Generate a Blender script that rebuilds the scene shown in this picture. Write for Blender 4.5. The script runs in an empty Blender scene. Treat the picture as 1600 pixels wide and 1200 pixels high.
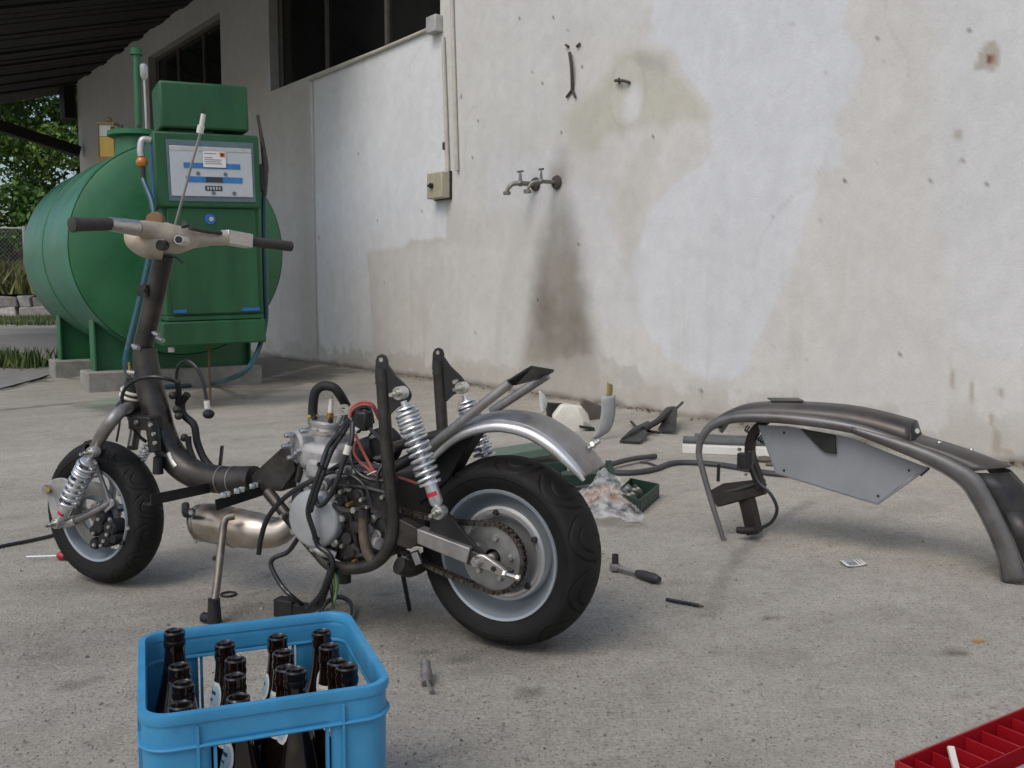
import bpy, bmesh, math, random
import numpy as np
from mathutils import Vector, Matrix, Quaternion

random.seed(7)
rng = np.random.default_rng(11)
scene = bpy.context.scene
col = scene.collection
PI = math.pi

# ------------------------------------------------------------------ camera
CAM_H, FPX, HORIZON, ROLL = 0.80, 1500.0, 450.0, math.radians(0.2)
pitch = math.atan((600 - HORIZON) / FPX)
c_f = Vector((0, math.cos(pitch), -math.sin(pitch)))
c_u0 = Vector((0, math.sin(pitch), math.cos(pitch)))
c_r0 = Vector((1, 0, 0))
c_r = c_r0 * math.cos(ROLL) + c_u0 * math.sin(ROLL)
c_u = -c_r0 * math.sin(ROLL) + c_u0 * math.cos(ROLL)
C0 = Vector((0, 0, CAM_H))
cam_data = bpy.data.cameras.new("camera")
cam = bpy.data.objects.new("camera", cam_data)
col.objects.link(cam)
cam_data.sensor_width = 36.0
cam_data.lens = 36.0 * FPX / 1600.0
cam_data.clip_start = 0.05
cam_data.clip_end = 2000
m3 = Matrix((c_r, c_u, -c_f)).transposed()
cam.matrix_world = Matrix.Translation(C0) @ m3.to_4x4()
scene.camera = cam

# ------------------------------------------------------------------ light
SUN_EL, SUN_AZ = math.radians(52), math.radians(216)      # azimuth clockwise from +Y
world = bpy.data.worlds.new("World")
scene.world = world
world.use_nodes = True
wn = world.node_tree
for n_ in list(wn.nodes):
    wn.nodes.remove(n_)
sky = wn.nodes.new("ShaderNodeTexSky")
sky.sky_type = 'NISHITA'
sky.sun_disc = False
sky.sun_elevation = SUN_EL
sky.sun_rotation = SUN_AZ
sky.air_density = 1.0
sky.dust_density = 3.0
sky.ozone_density = 1.0
bg = wn.nodes.new("ShaderNodeBackground")
bg.inputs["Strength"].default_value = 0.14
wo = wn.nodes.new("ShaderNodeOutputWorld")
wn.links.new(sky.outputs[0], bg.inputs[0])
wn.links.new(bg.outputs[0], wo.inputs[0])
sun_data = bpy.data.lights.new("sun", 'SUN')
sun_data.energy = 0.75
sun_data.angle = math.radians(30)
sun_data.color = (1.0, 0.98, 0.95)
sun = bpy.data.objects.new("sun", sun_data)
col.objects.link(sun)
sd = Vector((math.sin(SUN_AZ) * math.cos(SUN_EL), math.cos(SUN_AZ) * math.cos(SUN_EL), math.sin(SUN_EL)))
sun.rotation_euler = sd.to_track_quat('Z', 'Y').to_euler()
sun.location = (0, 0, 12)

vs = scene.view_settings
vs.view_transform = 'Standard'
vs.look = 'None'
vs.exposure = 0.14
vs.gamma = 1.0
vs.use_curve_mapping = False
try:
    scene.cycles.use_denoising = True
    scene.cycles.max_bounces = 5
    scene.cycles.caustics_reflective = False
    scene.cycles.caustics_refractive = False
except Exception:
    pass

# ------------------------------------------------------------------ measuring helpers
def ray(px, py):
    return c_f * FPX + c_r * (px - 800) - c_u * (py - 600)

def on_z(px, py, z=0.0):
    d = ray(px, py)
    return C0 + d * ((z - CAM_H) / d.z)

def at_y(px, py, y):
    d = ray(px, py)
    return C0 + d * (y / d.y)

def on_plane(px, py, p0, n):
    d = ray(px, py)
    return C0 + d * ((p0 - C0).dot(n) / d.dot(n))

# the garage wall: W(s, z, out) - s metres to the left along the wall, out metres towards the yard
WA = math.radians(53)
W_DIR = Vector((-math.cos(WA), math.sin(WA), 0))
W_N = Vector((math.sin(WA), math.cos(WA), 0))
W_D = 4.507
W_O = on_plane(1600, 722, W_N * W_D, W_N); W_O.z = 0
def W(s, z, out=0.0):
    return W_O + W_DIR * s + Vector((0, 0, z)) - W_N * out
def wall_sz(px, py):
    p = on_plane(px, py, W_N * W_D, W_N) - W_O
    return p.dot(W_DIR), p.z
def WP(px, py, out=0.0):
    return on_plane(px, py, W_N * (W_D - out), W_N)

# the scooter: S(fwd, left, z); SP measures a point on the plane "left = l"
HD = math.radians(156)
S_F = Vector((math.cos(HD), math.sin(HD), 0))
S_L = Vector((-math.sin(HD), math.cos(HD), 0))
S_O = Vector((-0.003, 2.115, 0))
def S(f, l, z):
    return S_O + S_F * f + S_L * l + Vector((0, 0, z))
def SP(px, py, l):
    return on_plane(px, py, S_O + S_L * l, S_L)

# ------------------------------------------------------------------ mesh helpers
def catmull(pts, n=6, closed=False):
    pts = [Vector(p) for p in pts]
    if len(pts) < 3:
        return pts
    out = []
    N = len(pts)
    rng_ = range(N) if closed else range(N - 1)
    for i in rng_:
        p1, p2 = pts[i], pts[(i + 1) % N]
        p0 = pts[(i - 1) % N] if (closed or i > 0) else p1 * 2 - p2
        p3 = pts[(i + 2) % N] if (closed or i < N - 2) else p2 * 2 - p1
        for k in range(n):
            t = k / n
            out.append(0.5 * ((2 * p1) + (-p0 + p2) * t + (2 * p0 - 5 * p1 + 4 * p2 - p3) * t * t + (-p0 + 3 * p1 - 3 * p2 + p3) * t ** 3))
    if not closed:
        out.append(pts[-1])
    return out

def frame_for(d):
    d = d.normalized()
    a = Vector((0, 0, 1)) if abs(d.z) < 0.9 else Vector((1, 0, 0))
    u = a.cross(d).normalized()
    return u, d.cross(u).normalized()

class MB:
    def __init__(self):
        self.v, self.f, self.sm = [], [], []
    def add(self, vs_, fs_, smooth=True):
        b = len(self.v)
        self.v += [tuple(p) for p in vs_]
        for f in fs_:
            self.f.append(tuple(i + b for i in f)); self.sm.append(smooth)
        return self
    def box(self, c, sx, sy, sz, ex=Vector((1, 0, 0)), ey=Vector((0, 1, 0)), ez=Vector((0, 0, 1))):
        c = Vector(c); h = [(-1, -1, -1), (1, -1, -1), (1, 1, -1), (-1, 1, -1), (-1, -1, 1), (1, -1, 1), (1, 1, 1), (-1, 1, 1)]
        vs_ = [c + ex * (a * sx / 2) + ey * (b * sy / 2) + ez * (d * sz / 2) for a, b, d in h]
        return self.add(vs_, [(0, 3, 2, 1), (4, 5, 6, 7), (0, 1, 5, 4), (1, 2, 6, 5), (2, 3, 7, 6), (3, 0, 4, 7)], False)
    def prism(self, poly, d):
        # polygon (world points) pushed out by vector d
        n = len(poly); poly = [Vector(p) for p in poly]; d = Vector(d)
        vs_ = poly + [p + d for p in poly]
        nrm = Vector((0, 0, 0))
        for i in range(n):
            nrm += (poly[i] - poly[0]).cross(poly[(i + 1) % n] - poly[0])
        flip = nrm.dot(d) > 0
        a, b = tuple(range(n)), tuple(range(n, 2 * n))
        fs = [a[::-1] if flip else a, b if flip else b[::-1]]
        for i in range(n):
            j = (i + 1) % n
            q = (i, j, n + j, n + i)
            fs.append(q if flip else q[::-1])
        return self.add(vs_, fs, False)
    def tube(self, pts, r, n=12, sub=5, caps=True, closed=False, prof=None, up=None):
        pts = [Vector(p) for p in pts]
        k0 = len(pts)
        path = catmull(pts, sub, closed) if (sub > 1 and len(pts) > 2) else pts
        m = len(path)
        if isinstance(r, (list, tuple)):
            rs = []
            for i in range(m):
                t = i / (m - 1) * (k0 - 1); a = min(int(t), k0 - 2); w = t - a
                rs.append(r[a] * (1 - w) + r[a + 1] * w)
        else:
            rs = [r] * m
        tang = []
        for i in range(m):
            a = path[(i - 1) % m] if (closed or i > 0) else path[i]
            b = path[(i + 1) % m] if (closed or i < m - 1) else path[i]
            d = (b - a)
            tang.append(d.normalized() if d.length > 1e-9 else Vector((0, 0, 1)))
        if up is not None:
            v0 = Vector(up); u = (v0 - tang[0] * v0.dot(tang[0])).normalized()
        else:
            u, _ = frame_for(tang[0])
        vs_ = []
        if prof is None:
            prof_ = [(math.cos(2 * PI * k / n), math.sin(2 * PI * k / n)) for k in range(n)]
        else:
            prof_ = prof; n = len(prof)
        prev = tang[0]
        for i in range(m):
            t = tang[i]
            ax = prev.cross(t)
            if ax.length > 1e-7:
                u = Quaternion(ax.normalized(), prev.angle(t)) @ u
            u = (u - t * u.dot(t)).normalized()
            w = t.cross(u)
            prev = t
            for a, b in prof_:
                vs_.append(path[i] + u * (a * rs[i]) + w * (b * rs[i]))
        fs = []
        for i in range(m if closed else m - 1):
            j = (i + 1) % m
            for k in range(n):
                l = (k + 1) % n
                fs.append((i * n + k, i * n + l, j * n + l, j * n + k))
        self.add(vs_, fs, prof is None)
        if caps and not closed:
            b = len(self.v) - len(vs_)
            self.f.append(tuple(b + k for k in range(n))[::-1]); self.sm.append(False)
            self.f.append(tuple(b + (m - 1) * n + k for k in range(n))); self.sm.append(False)
        return self
    def cyl(self, a, b, r, n=20, r2=None):
        return self.tube([a, b], [r, r if r2 is None else r2], n=n, sub=1)
    def lathe(self, prof, c, ax, n=32, closed=False, ref=None, flat=False):
        # prof: (radius, along axis)
        ax = Vector(ax).normalized()
        if ref is None:
            u, w = frame_for(ax)
        else:
            u = Vector(ref); w = ax.cross(u)
        c = Vector(c); m = len(prof); vs_ = []
        for k in range(n):
            t = 2 * PI * k / n
            d = u * math.cos(t) + w * math.sin(t)
            for r, l in prof:
                vs_.append(c + d * r + ax * l)
        fs = []
        for k in range(n):
            k2 = (k + 1) % n
            for i in range(m if closed else m - 1):
                j = (i + 1) % m
                fs.append((k * m + i, k2 * m + i, k2 * m + j, k * m + j))
        return self.add(vs_, fs, not flat)
    def sphere(self, c, r, n=14, sc=(1, 1, 1)):
        c = Vector(c); vs_ = []; m = n // 2 + 1
        for i in range(m):
            a = PI * i / (m - 1)
            for k in range(n):
                t = 2 * PI * k / n
                vs_.append(c + Vector((math.sin(a) * math.cos(t) * sc[0], math.sin(a) * math.sin(t) * sc[1], math.cos(a) * sc[2])) * r)
        fs = [(i * n + k, (i + 1) * n + k, (i + 1) * n + (k + 1) % n, i * n + (k + 1) % n) for i in range(m - 1) for k in range(n)]
        return self.add(vs_, fs, True)
    def grid(self, P, smooth=True, closed_u=False):
        # P[i][j] world points
        a, b = len(P), len(P[0])
        vs_ = [p for row in P for p in row]
        fs = [(i * b + j, i * b + j + 1, ((i + 1) % a) * b + j + 1, ((i + 1) % a) * b + j) for i in range(a if closed_u else a - 1) for j in range(b - 1)]
        return self.add(vs_, fs, smooth)
    def build(self, name, mat, parent=None, bevel=0, bseg=2, solid=0, fix=True, sharp=35):
        me = bpy.data.meshes.new(name)
        me.from_pydata(self.v, [], self.f)
        me.polygons.foreach_set("use_smooth", self.sm)
        if fix:
            bm = bmesh.new(); bm.from_mesh(me)
            bmesh.ops.remove_doubles(bm, verts=bm.verts, dist=1e-6)
            bmesh.ops.recalc_face_normals(bm, faces=bm.faces)
            bm.to_mesh(me); bm.free()
        try:
            me.set_sharp_from_angle(angle=math.radians(sharp))
        except Exception:
            pass
        me.materials.append(mat)
        o = bpy.data.objects.new(name, me)
        col.objects.link(o)
        if parent is not None:
            attach(o, parent)
        if solid:
            md = o.modifiers.new("thickness", 'SOLIDIFY'); md.thickness = solid; md.offset = 0
        if bevel:
            md = o.modifiers.new("edges", 'BEVEL'); md.width = bevel; md.segments = bseg; md.limit_method = 'ANGLE'; md.angle_limit = math.radians(40)
        return o

def attach(o, parent):
    o.parent = parent
    if parent.type == 'EMPTY':
        o.matrix_parent_inverse = Matrix.Translation(-parent.location)

def tag(o, label, cat, group=None):
    o["label"] = label; o["category"] = cat
    if group:
        o["group"] = group
    return o

def thing(name, label, cat, loc, group=None):
    o = bpy.data.objects.new(name, None)
    o.empty_display_size = 0.1
    o.location = loc
    col.objects.link(o)
    return tag(o, label, cat, group)

# ------------------------------------------------------------------ materials
def srgb(r, g, b):
    f = lambda c: (c / 255 / 12.92) if c <= 10.3 else ((c / 255 + 0.055) / 1.055) ** 2.4
    return (f(r), f(g), f(b))

MATS = {}
def mat(name, c, rough=0.5, metal=0.0, var=0.2, scale=18, bump=0.0, bscale=120, spec=0.5, rvar=0.12, c2=None, c2amt=0.5, trans=0, coat=0, detail=6, aniso=None):
    if name in MATS:
        return MATS[name]
    m = bpy.data.materials.new(name); m.use_nodes = True
    nt = m.node_tree; N, L = nt.nodes, nt.links
    b = N["Principled BSDF"]
    tc = N.new("ShaderNodeTexCoord")
    src = tc.outputs["Object"]
    if aniso:
        mp = N.new("ShaderNodeMapping"); mp.inputs["Scale"].default_value = aniso
        L.new(src, mp.inputs[0]); src = mp.outputs[0]
    nz = N.new("ShaderNodeTexNoise"); nz.inputs["Scale"].default_value = scale; nz.inputs["Detail"].default_value = detail; nz.inputs["Roughness"].default_value = 0.62
    L.new(src, nz.inputs["Vector"])
    mr = N.new("ShaderNodeMapRange"); mr.inputs[1].default_value = 0.3; mr.inputs[2].default_value = 0.7
    mr.inputs[3].default_value = 1 - var; mr.inputs[4].default_value = 1 + var
    L.new(nz.outputs[0], mr.inputs[0])
    mx = N.new("ShaderNodeMix"); mx.data_type = 'RGBA'; mx.blend_type = 'MULTIPLY'; mx.inputs[0].default_value = 1
    cc = N.new("ShaderNodeCombineColor")
    for i in range(3):
        L.new(mr.outputs[0], cc.inputs[i])
    base_out = None
    if c2 is not None:
        n2 = N.new("ShaderNodeTexNoise"); n2.inputs["Scale"].default_value = scale * 0.45; n2.inputs["Detail"].default_value = 8; n2.inputs["Roughness"].default_value = 0.7
        L.new(src, n2.inputs["Vector"])
        r2 = N.new("ShaderNodeMapRange"); r2.inputs[1].default_value = 0.48; r2.inputs[2].default_value = 0.66; r2.inputs[4].default_value = c2amt
        L.new(n2.outputs[0], r2.inputs[0])
        m2 = N.new("ShaderNodeMix"); m2.data_type = 'RGBA'
        m2.inputs[6].default_value = (*c, 1); m2.inputs[7].default_value = (*c2, 1)
        L.new(r2.outputs[0], m2.inputs[0]); L.new(m2.outputs[2], mx.inputs[6])
    else:
        mx.inputs[6].default_value = (*c, 1)
    L.new(cc.outputs[0], mx.inputs[7]); L.new(mx.outputs[2], b.inputs["Base Color"])
    rr = N.new("ShaderNodeMapRange"); rr.inputs[1].default_value = 0.3; rr.inputs[2].default_value = 0.7
    rr.inputs[3].default_value = max(0.02, rough - rvar); rr.inputs[4].default_value = min(1, rough + rvar)
    L.new(nz.outputs[0], rr.inputs[0]); L.new(rr.outputs[0], b.inputs["Roughness"])
    b.inputs["Metallic"].default_value = metal
    b.inputs["Specular IOR Level"].default_value = spec
    if trans:
        b.inputs["Transmission Weight"].default_value = trans
    if coat:
        b.inputs["Coat Weight"].default_value = coat; b.inputs["Coat Roughness"].default_value = 0.15
    if bump:
        nb = N.new("ShaderNodeTexNoise"); nb.inputs["Scale"].default_value = bscale; nb.inputs["Detail"].default_value = 5
        L.new(src, nb.inputs["Vector"])
        bp = N.new("ShaderNodeBump"); bp.inputs["Strength"].default_value = bump; bp.inputs["Distance"].default_value = 0.004
        L.new(nb.outputs[0], bp.inputs["Height"]); L.new(bp.outputs[0], b.inputs["Normal"])
    MATS[name] = m
    return m

# value noise for painting colour onto wall and ground grids
def vnoise(x, y, seed=0):
    xi, yi = np.floor(x).astype(np.int64), np.floor(y).astype(np.int64)
    xf, yf = x - xi, y - yi
    xf = xf * xf * (3 - 2 * xf); yf = yf * yf * (3 - 2 * yf)
    def h(a, b):
        n = (a * 374761393 + b * 668265263 + seed * 974634777) & 0x7fffffff
        n = ((n ^ (n >> 13)) * 1274126177) & 0x7fffffff
        n = (n ^ (n >> 16)) & 0xffff
        return n / 65535.0
    return (h(xi, yi) * (1 - xf) + h(xi + 1, yi) * xf) * (1 - yf) + (h(xi, yi + 1) * (1 - xf) + h(xi + 1, yi + 1) * xf) * yf
def fbm(x, y, seed=0, oct=5, gain=0.55):
    s, a, t = 0, 1.0, 0
    for o in range(oct):
        s = s + a * vnoise(x * 2 ** o + 17.3 * o, y * 2 ** o - 9.1 * o, seed + o); t += a; a *= gain
    return s / t
def poly_dist(X, Y, poly):
    # signed distance to a polygon, positive inside
    n = len(poly); d = np.full(X.shape, 1e9); ins = np.zeros(X.shape, bool)
    for i in range(n):
        x1, y1 = poly[i]; x2, y2 = poly[(i + 1) % n]
        ex, ey = x2 - x1, y2 - y1
        t = np.clip(((X - x1) * ex + (Y - y1) * ey) / (ex * ex + ey * ey + 1e-12), 0, 1)
        d = np.minimum(d, np.hypot(X - x1 - t * ex, Y - y1 - t * ey))
        c = ((y1 > Y) != (y2 > Y)) & (X < (x2 - x1) * (Y - y1) / (y2 - y1 + 1e-12) + x1)
        ins ^= c
    return np.where(ins, d, -d)
def sstep(a, b, x):
    t = np.clip((x - a) / (b - a), 0, 1); return t * t * (3 - 2 * t)
def paint(C, m, c):
    return C * (1 - m[..., None]) + np.array(c) * m[..., None]

# ================================================================== GROUND
def axis(*segs):
    out = []
    for a, b, st in segs:
        out += list(np.arange(a, b - st * 0.5, st))
    out.append(segs[-1][1])
    return np.array(out)
gx = axis((-320, -60, 65), (-60, -14, 11.5), (-14, -6, 1.0), (-6, -2.7, 0.06), (-2.7, 2.5, 0.025), (2.5, 5, 0.1), (5, 20, 3), (20, 320, 75))
gy = axis((-80, -10, 35), (-10, 1.0, 1.1), (1.0, 5.2, 0.025), (5.2, 11, 0.05), (11, 20, 1.0), (20, 60, 8), (60, 420, 90))
GX, GY = np.meshgrid(gx, gy)
nA = fbm(GX * 0.9, GY * 0.9, 3, 5); nB = fbm(GX * 4, GY * 4, 9, 5); nC = fbm(GX * 14, GY * 14, 21, 3)
nS = fbm((GX * 0.8 + GY * 0.6) * 1.2, (GX * -0.6 + GY * 0.8) * 9, 33, 4)       # trowel strokes
GC = np.ones(GX.shape + (3,)) * np.array((0.385, 0.362, 0.305))
GC *= (1 + 0.30 * (nA - 0.5) + 0.26 * (nB - 0.5) + 0.20 * (nC - 0.5) + 0.25 * (nS - 0.5))[..., None]
GZ = np.zeros(GX.shape) + 0.004 * (nA - 0.5) + 0.0025 * (nS - 0.5)
def gpoly(*px):
    return [tuple(on_z(x, y).xy) for x, y in px]
def gmask(poly, soft, wob=0.0, f=6.0, seed=1):
    d = poly_dist(GX, GY, poly) + wob * (fbm(GX * f, GY * f, seed, 4) - 0.5) * 2
    return sstep(-soft, soft, d)
def gline(pts, w, wob=0.0, seed=4):
    d = np.full(GX.shape, 1e9)
    for (x1, y1), (x2, y2) in zip(pts[:-1], pts[1:]):
        ex, ey = x2 - x1, y2 - y1
        t = np.clip(((GX - x1) * ex + (GY - y1) * ey) / (ex * ex + ey * ey), 0, 1)
        d = np.minimum(d, np.hypot(GX - x1 - t * ex, GY - y1 - t * ey))
    return 1 - sstep(w * 0.5, w, d + wob * (fbm(GX * 9, GY * 9, seed) - 0.5))
# darker brown apron by the pump
GC = paint(GC, 0.62 * gmask(gpoly((150, 650), (300, 640), (420, 618), (520, 590), (560, 578), (500, 571), (380, 602), (260, 618), (150, 632)), 0.12, 0.2), (0.075, 0.066, 0.054))
GC = paint(GC, 0.55 * gmask(gpoly((230, 622), (370, 602), (500, 571), (470, 558), (300, 560), (200, 590)), 0.1, 0.1), (0.06, 0.055, 0.047))  # painted shade on the ground beneath pump and tank
GC = paint(GC, 0.5 * gline(gpoly((365, 603), (430, 588), (505, 570)), 0.05, 0.05), (0.42, 0.40, 0.36))
# green tint by the plinth
GC = paint(GC, 0.45 * gmask(gpoly((120, 634), (190, 618), (200, 626), (150, 640)), 0.06, 0.12, 8, 5), (0.08, 0.2, 0.1))
# oil and water marks; broad ones also paint shade under scooter and frame
for px, py, rx, ry, a in ((1493, 1020, .040, .02, .85), (1205, 967, .022, .012, .7), (1228, 1030, .10, .05, .25), (1530, 1003, .02, .012, .3), (640, 880, .16, .1, .25), (540, 930, .2, .1, .3), (760, 1010, .22, .1, .22), (1320, 830, .3, .12, .18), (1000, 1000, .1, .05, .18), (900, 930, .12, .06, .2), (360, 850, .2, .12, .22), (130, 1000, .25, .1, .15), (1430, 960, .16, .07, .14)):
    c = on_z(px, py)
    d = np.hypot((GX - c.x) / rx, (GY - c.y) / ry / 1.6) + 0.9 * (fbm(GX * 10, GY * 10, int(px)) - 0.5)
    GC = paint(GC, a * (1 - sstep(0.5, 1.15, d)), (0.10, 0.09, 0.075))
# pale scuffs
for px, py, rx, ry, a in ((1150, 1130, .05, .02, .5), (1480, 1150, .06, .03, .4), (300, 1000, .3, .06, .18), (60, 1090, .3, .1, .2), (1050, 690, .25, .1, .25), (1100, 830, .12, .05, .25), (800, 1100, .4, .15, .15), (1300, 1100, .4, .2, .15)):
    c = on_z(px, py)
    d = np.hypot((GX - c.x) / rx, (GY - c.y) / ry / 1.6) + 1.2 * (fbm(GX * 12, GY * 12, int(px) + 5) - 0.5)
    GC = paint(GC, a * (1 - sstep(0.4, 1.2, d)), (0.40, 0.385, 0.355))
fl = fbm(GX * 22, GY * 22, 77, 3); GC = paint(GC, 0.2 * sstep(0.68, 0.80, fl), (0.13, 0.12, 0.10)); GC = paint(GC, 0.3 * sstep(0.68, 0.8, fbm(GX * 26, GY * 26, 91, 3)), (0.46, 0.45, 0.42))
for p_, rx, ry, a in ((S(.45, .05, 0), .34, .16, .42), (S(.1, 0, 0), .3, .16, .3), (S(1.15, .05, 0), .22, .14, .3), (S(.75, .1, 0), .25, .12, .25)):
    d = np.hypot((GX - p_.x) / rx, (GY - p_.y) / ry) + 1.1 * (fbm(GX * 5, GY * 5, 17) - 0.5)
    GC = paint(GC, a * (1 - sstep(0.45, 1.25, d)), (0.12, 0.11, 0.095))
for k in range(26):
    p_ = S(random.uniform(-.2, 1.2), random.uniform(-.5, .6), 0); r_ = random.uniform(.008, .03)
    d = np.hypot(GX - p_.x, GY - p_.y) / r_ + 0.8 * (fbm(GX * 30, GY * 30, k) - 0.5); GC = paint(GC, random.uniform(.3, .6) * (1 - sstep(0.6, 1.1, d)), (0.07, 0.065, 0.055))
# thin cracks and tyre sweep
GC = paint(GC, 0.35 * gline(gpoly((1265, 785), (1190, 830), (1130, 900), (1110, 960)), 0.03, 0.02), (0.16, 0.15, 0.13))
# paving joints left of the tank plinths
jm = np.zeros(GX.shape)
for pl in (((0, 610), (60, 594), (130, 572)), ((0, 578), (40, 585), (75, 596)), ((20, 571), (120, 592)), ((0, 640), (130, 628))):
    jm = np.maximum(jm, gline(gpoly(*pl), 0.05, 0.03))
GC = paint(GC, 0.75 * jm, (0.06, 0.06, 0.05)); GZ -= 0.012 * jm
# dust and leaves where the wall meets the ground
wd = np.abs((GX * W_N.x + GY * W_N.y) - W_D)
GC = paint(GC, 0.5 * (1 - sstep(0.0, 0.22, wd + 0.25 * (nB - 0.5))), (0.13, 0.115, 0.095))
GC = np.clip(GC, 0.01, 1)
g_v = np.stack([GX, GY, GZ], -1).reshape(-1, 3)
ny, nx = GX.shape
ii = (np.arange(ny - 1)[:, None] * nx + np.arange(nx - 1)[None]).ravel()
g_f = np.stack([ii, ii + 1, ii + nx + 1, ii + nx], -1)
def fast_mesh(name, v, f, c, m):
    me = bpy.data.meshes.new(name)
    me.vertices.add(len(v)); me.vertices.foreach_set("co", v.astype(np.float32).ravel())
    me.loops.add(f.size); me.loops.foreach_set("vertex_index", f.astype(np.int32).ravel())
    me.polygons.add(len(f)); me.polygons.foreach_set("loop_start", np.arange(0, f.size, 4, dtype=np.int32))
    me.polygons.foreach_set("use_smooth", np.ones(len(f), bool))
    me.update(calc_edges=True)
    at = me.color_attributes.new("tint", 'FLOAT_COLOR', 'POINT')
    at.data.foreach_set("color", np.concatenate([c.reshape(-1, 3), np.ones((len(v), 1))], 1).astype(np.float32).ravel())
    me.validate()
    me.materials.append(m)
    o = bpy.data.objects.new(name, me); col.objects.link(o)
    return o

def surface_mat(name, scale1, scale2, amp1, amp2, bump, bdist, rough, specks=0.0, wear=None):
    m = bpy.data.materials.new(name); m.use_nodes = True
    N, L = m.node_tree.nodes, m.node_tree.links
    b = N["Principled BSDF"]
    at = N.new("ShaderNodeAttribute"); at.attribute_name = "tint"
    tc = N.new("ShaderNodeTexCoord")
    def noise(sc, det, rg=0.6):
        n = N.new("ShaderNodeTexNoise"); n.inputs["Scale"].default_value = sc; n.inputs["Detail"].default_value = det; n.inputs["Roughness"].default_value = rg
        L.new(tc.outputs["Object"], n.inputs["Vector"]); return n
    def rng_(src, a, b_, lo=0.3, hi=0.7):
        r = N.new("ShaderNodeMapRange"); r.inputs[1].default_value = lo; r.inputs[2].default_value = hi; r.inputs[3].default_value = a; r.inputs[4].default_value = b_
        L.new(src, r.inputs[0]); return r.outputs[0]
    n1, n2 = noise(scale1, 8), noise(scale2, 6, 0.7)
    mu = N.new("ShaderNodeMath"); mu.operation = 'MULTIPLY'
    L.new(rng_(n1.outputs[0], 1 - amp1, 1 + amp1), mu.inputs[0]); L.new(rng_(n2.outputs[0], 1 - amp2, 1 + amp2), mu.inputs[1])
    vm = N.new("ShaderNodeVectorMath"); vm.operation = 'SCALE'
    L.new(at.outputs["Color"], vm.inputs[0]); L.new(mu.outputs[0], vm.inputs["Scale"])
    outc = vm.outputs[0]
    hgt = n2.outputs[0]
    if specks:
        for (sc, thr, c, amt) in ((260, 0.13, (0.55, 0.53, 0.5), specks), (190, 0.11, (0.05, 0.048, 0.045), specks)):
            vo = N.new("ShaderNodeTexVoronoi"); vo.inputs["Scale"].default_value = sc
            L.new(tc.outputs["Object"], vo.inputs["Vector"])
            ms = N.new("ShaderNodeMapRange"); ms.inputs[1].default_value = thr * 2.2; ms.inputs[2].default_value = thr; ms.inputs[3].default_value = 0; ms.inputs[4].default_value = amt
            L.new(vo.outputs["Distance"], ms.inputs[0])
            gate = noise(sc * 0.24, 2)
            gm = N.new("ShaderNodeMath"); gm.operation = 'MULTIPLY'
            L.new(ms.outputs[0], gm.inputs[0]); L.new(rng_(gate.outputs[0], 0, 1, 0.5, 0.62), gm.inputs[1])
            mx = N.new("ShaderNodeMix"); mx.data_type = 'RGBA'; mx.inputs[7].default_value = (*c, 1)
            L.new(gm.outputs[0], mx.inputs[0]); L.new(outc, mx.inputs[6]); outc = mx.outputs[2]
    if specks:
        for (sc, lo, hi, c, amt) in ((150, 0.40, 0.33, (0.06, 0.056, 0.05), 0.75), (120, 0.62, 0.70, (0.56, 0.545, 0.5), 0.55), (46, 0.37, 0.30, (0.12, 0.11, 0.095), 0.5)):
            nn_ = noise(sc, 3, 0.55)
            mx = N.new("ShaderNodeMix"); mx.data_type = 'RGBA'; mx.inputs[7].default_value = (*c, 1)
            L.new(rng_(nn_.outputs[0], 0, amt, lo, hi), mx.inputs[0]); L.new(outc, mx.inputs[6]); outc = mx.outputs[2]
    L.new(outc, b.inputs["Base Color"])
    b.inputs["Roughness"].default_value = rough
    b.inputs["Specular IOR Level"].default_value = 0.25
    bp = N.new("ShaderNodeBump"); bp.inputs["Strength"].default_value = bump; bp.inputs["Distance"].default_value = bdist
    L.new(hgt, bp.inputs["Height"]); L.new(bp.outputs[0], b.inputs["Normal"])
    return m
M_ground = surface_mat("rough_concrete", 26, 110, 0.10, 0.26, 0.9, 0.007, 0.9, 0.9)
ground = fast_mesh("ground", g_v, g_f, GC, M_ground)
ground["kind"] = "structure"

# asphalt lane beyond the yard
M_road = mat("old_asphalt", (0.24, 0.235, 0.225), 0.9, var=0.2, scale=6, bump=0.4, bscale=60)
road = MB()
rp = [on_z(-700, 760), on_z(-150, 650), on_z(0, 608), on_z(60, 592), on_z(112, 573), on_z(150, 556), on_z(220, 535), on_z(200, 520), on_z(60, 521), on_z(-200, 532), on_z(-700, 560)]
road.add([p + Vector((0, 0, 0.006)) for p in rp], [tuple(range(len(rp)))], False)
road.build("road", M_road)["kind"] = "structure"

# ================================================================== GARAGE
garage = thing("garage_building", "whitewashed garage with stained plaster wall and dark wooden roof overhang", "building", W(4, 0))
ROOF_Z = 4.56
WIN = [(4.93, 8.48, 3.0, 4.2), (9.98, 12.95, 3.0, 4.2)]
ws = np.unique(np.round(np.concatenate([axis((-9, -1, 1.0), (-1, -0.2, 0.2), (-0.2, 8.5, 0.02), (8.5, 17.3, 0.12)), [w[0] for w in WIN], [w[1] for w in WIN]]), 4))
wz = np.unique(np.round(np.concatenate([axis((-0.05, 3.0, 0.02), (3.0, 4.6, 0.1)), [3.0, 4.2]]), 4))
SS, ZZ = np.meshgrid(ws, wz)
def wpoly(*px):
    return [wall_sz(x, y) for x, y in px]
n1 = fbm(SS * 1.3, ZZ * 1.3, 41, 5); n2 = fbm(SS * 7, ZZ * 7, 52, 4); n3 = fbm(SS * 11, ZZ * 1.1, 63, 4)   # n3 = runs
n4 = fbm(SS * 28, ZZ * 28, 71, 3)
WC = np.ones(SS.shape + (3,)) * np.array((0.60, 0.592, 0.56))
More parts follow.
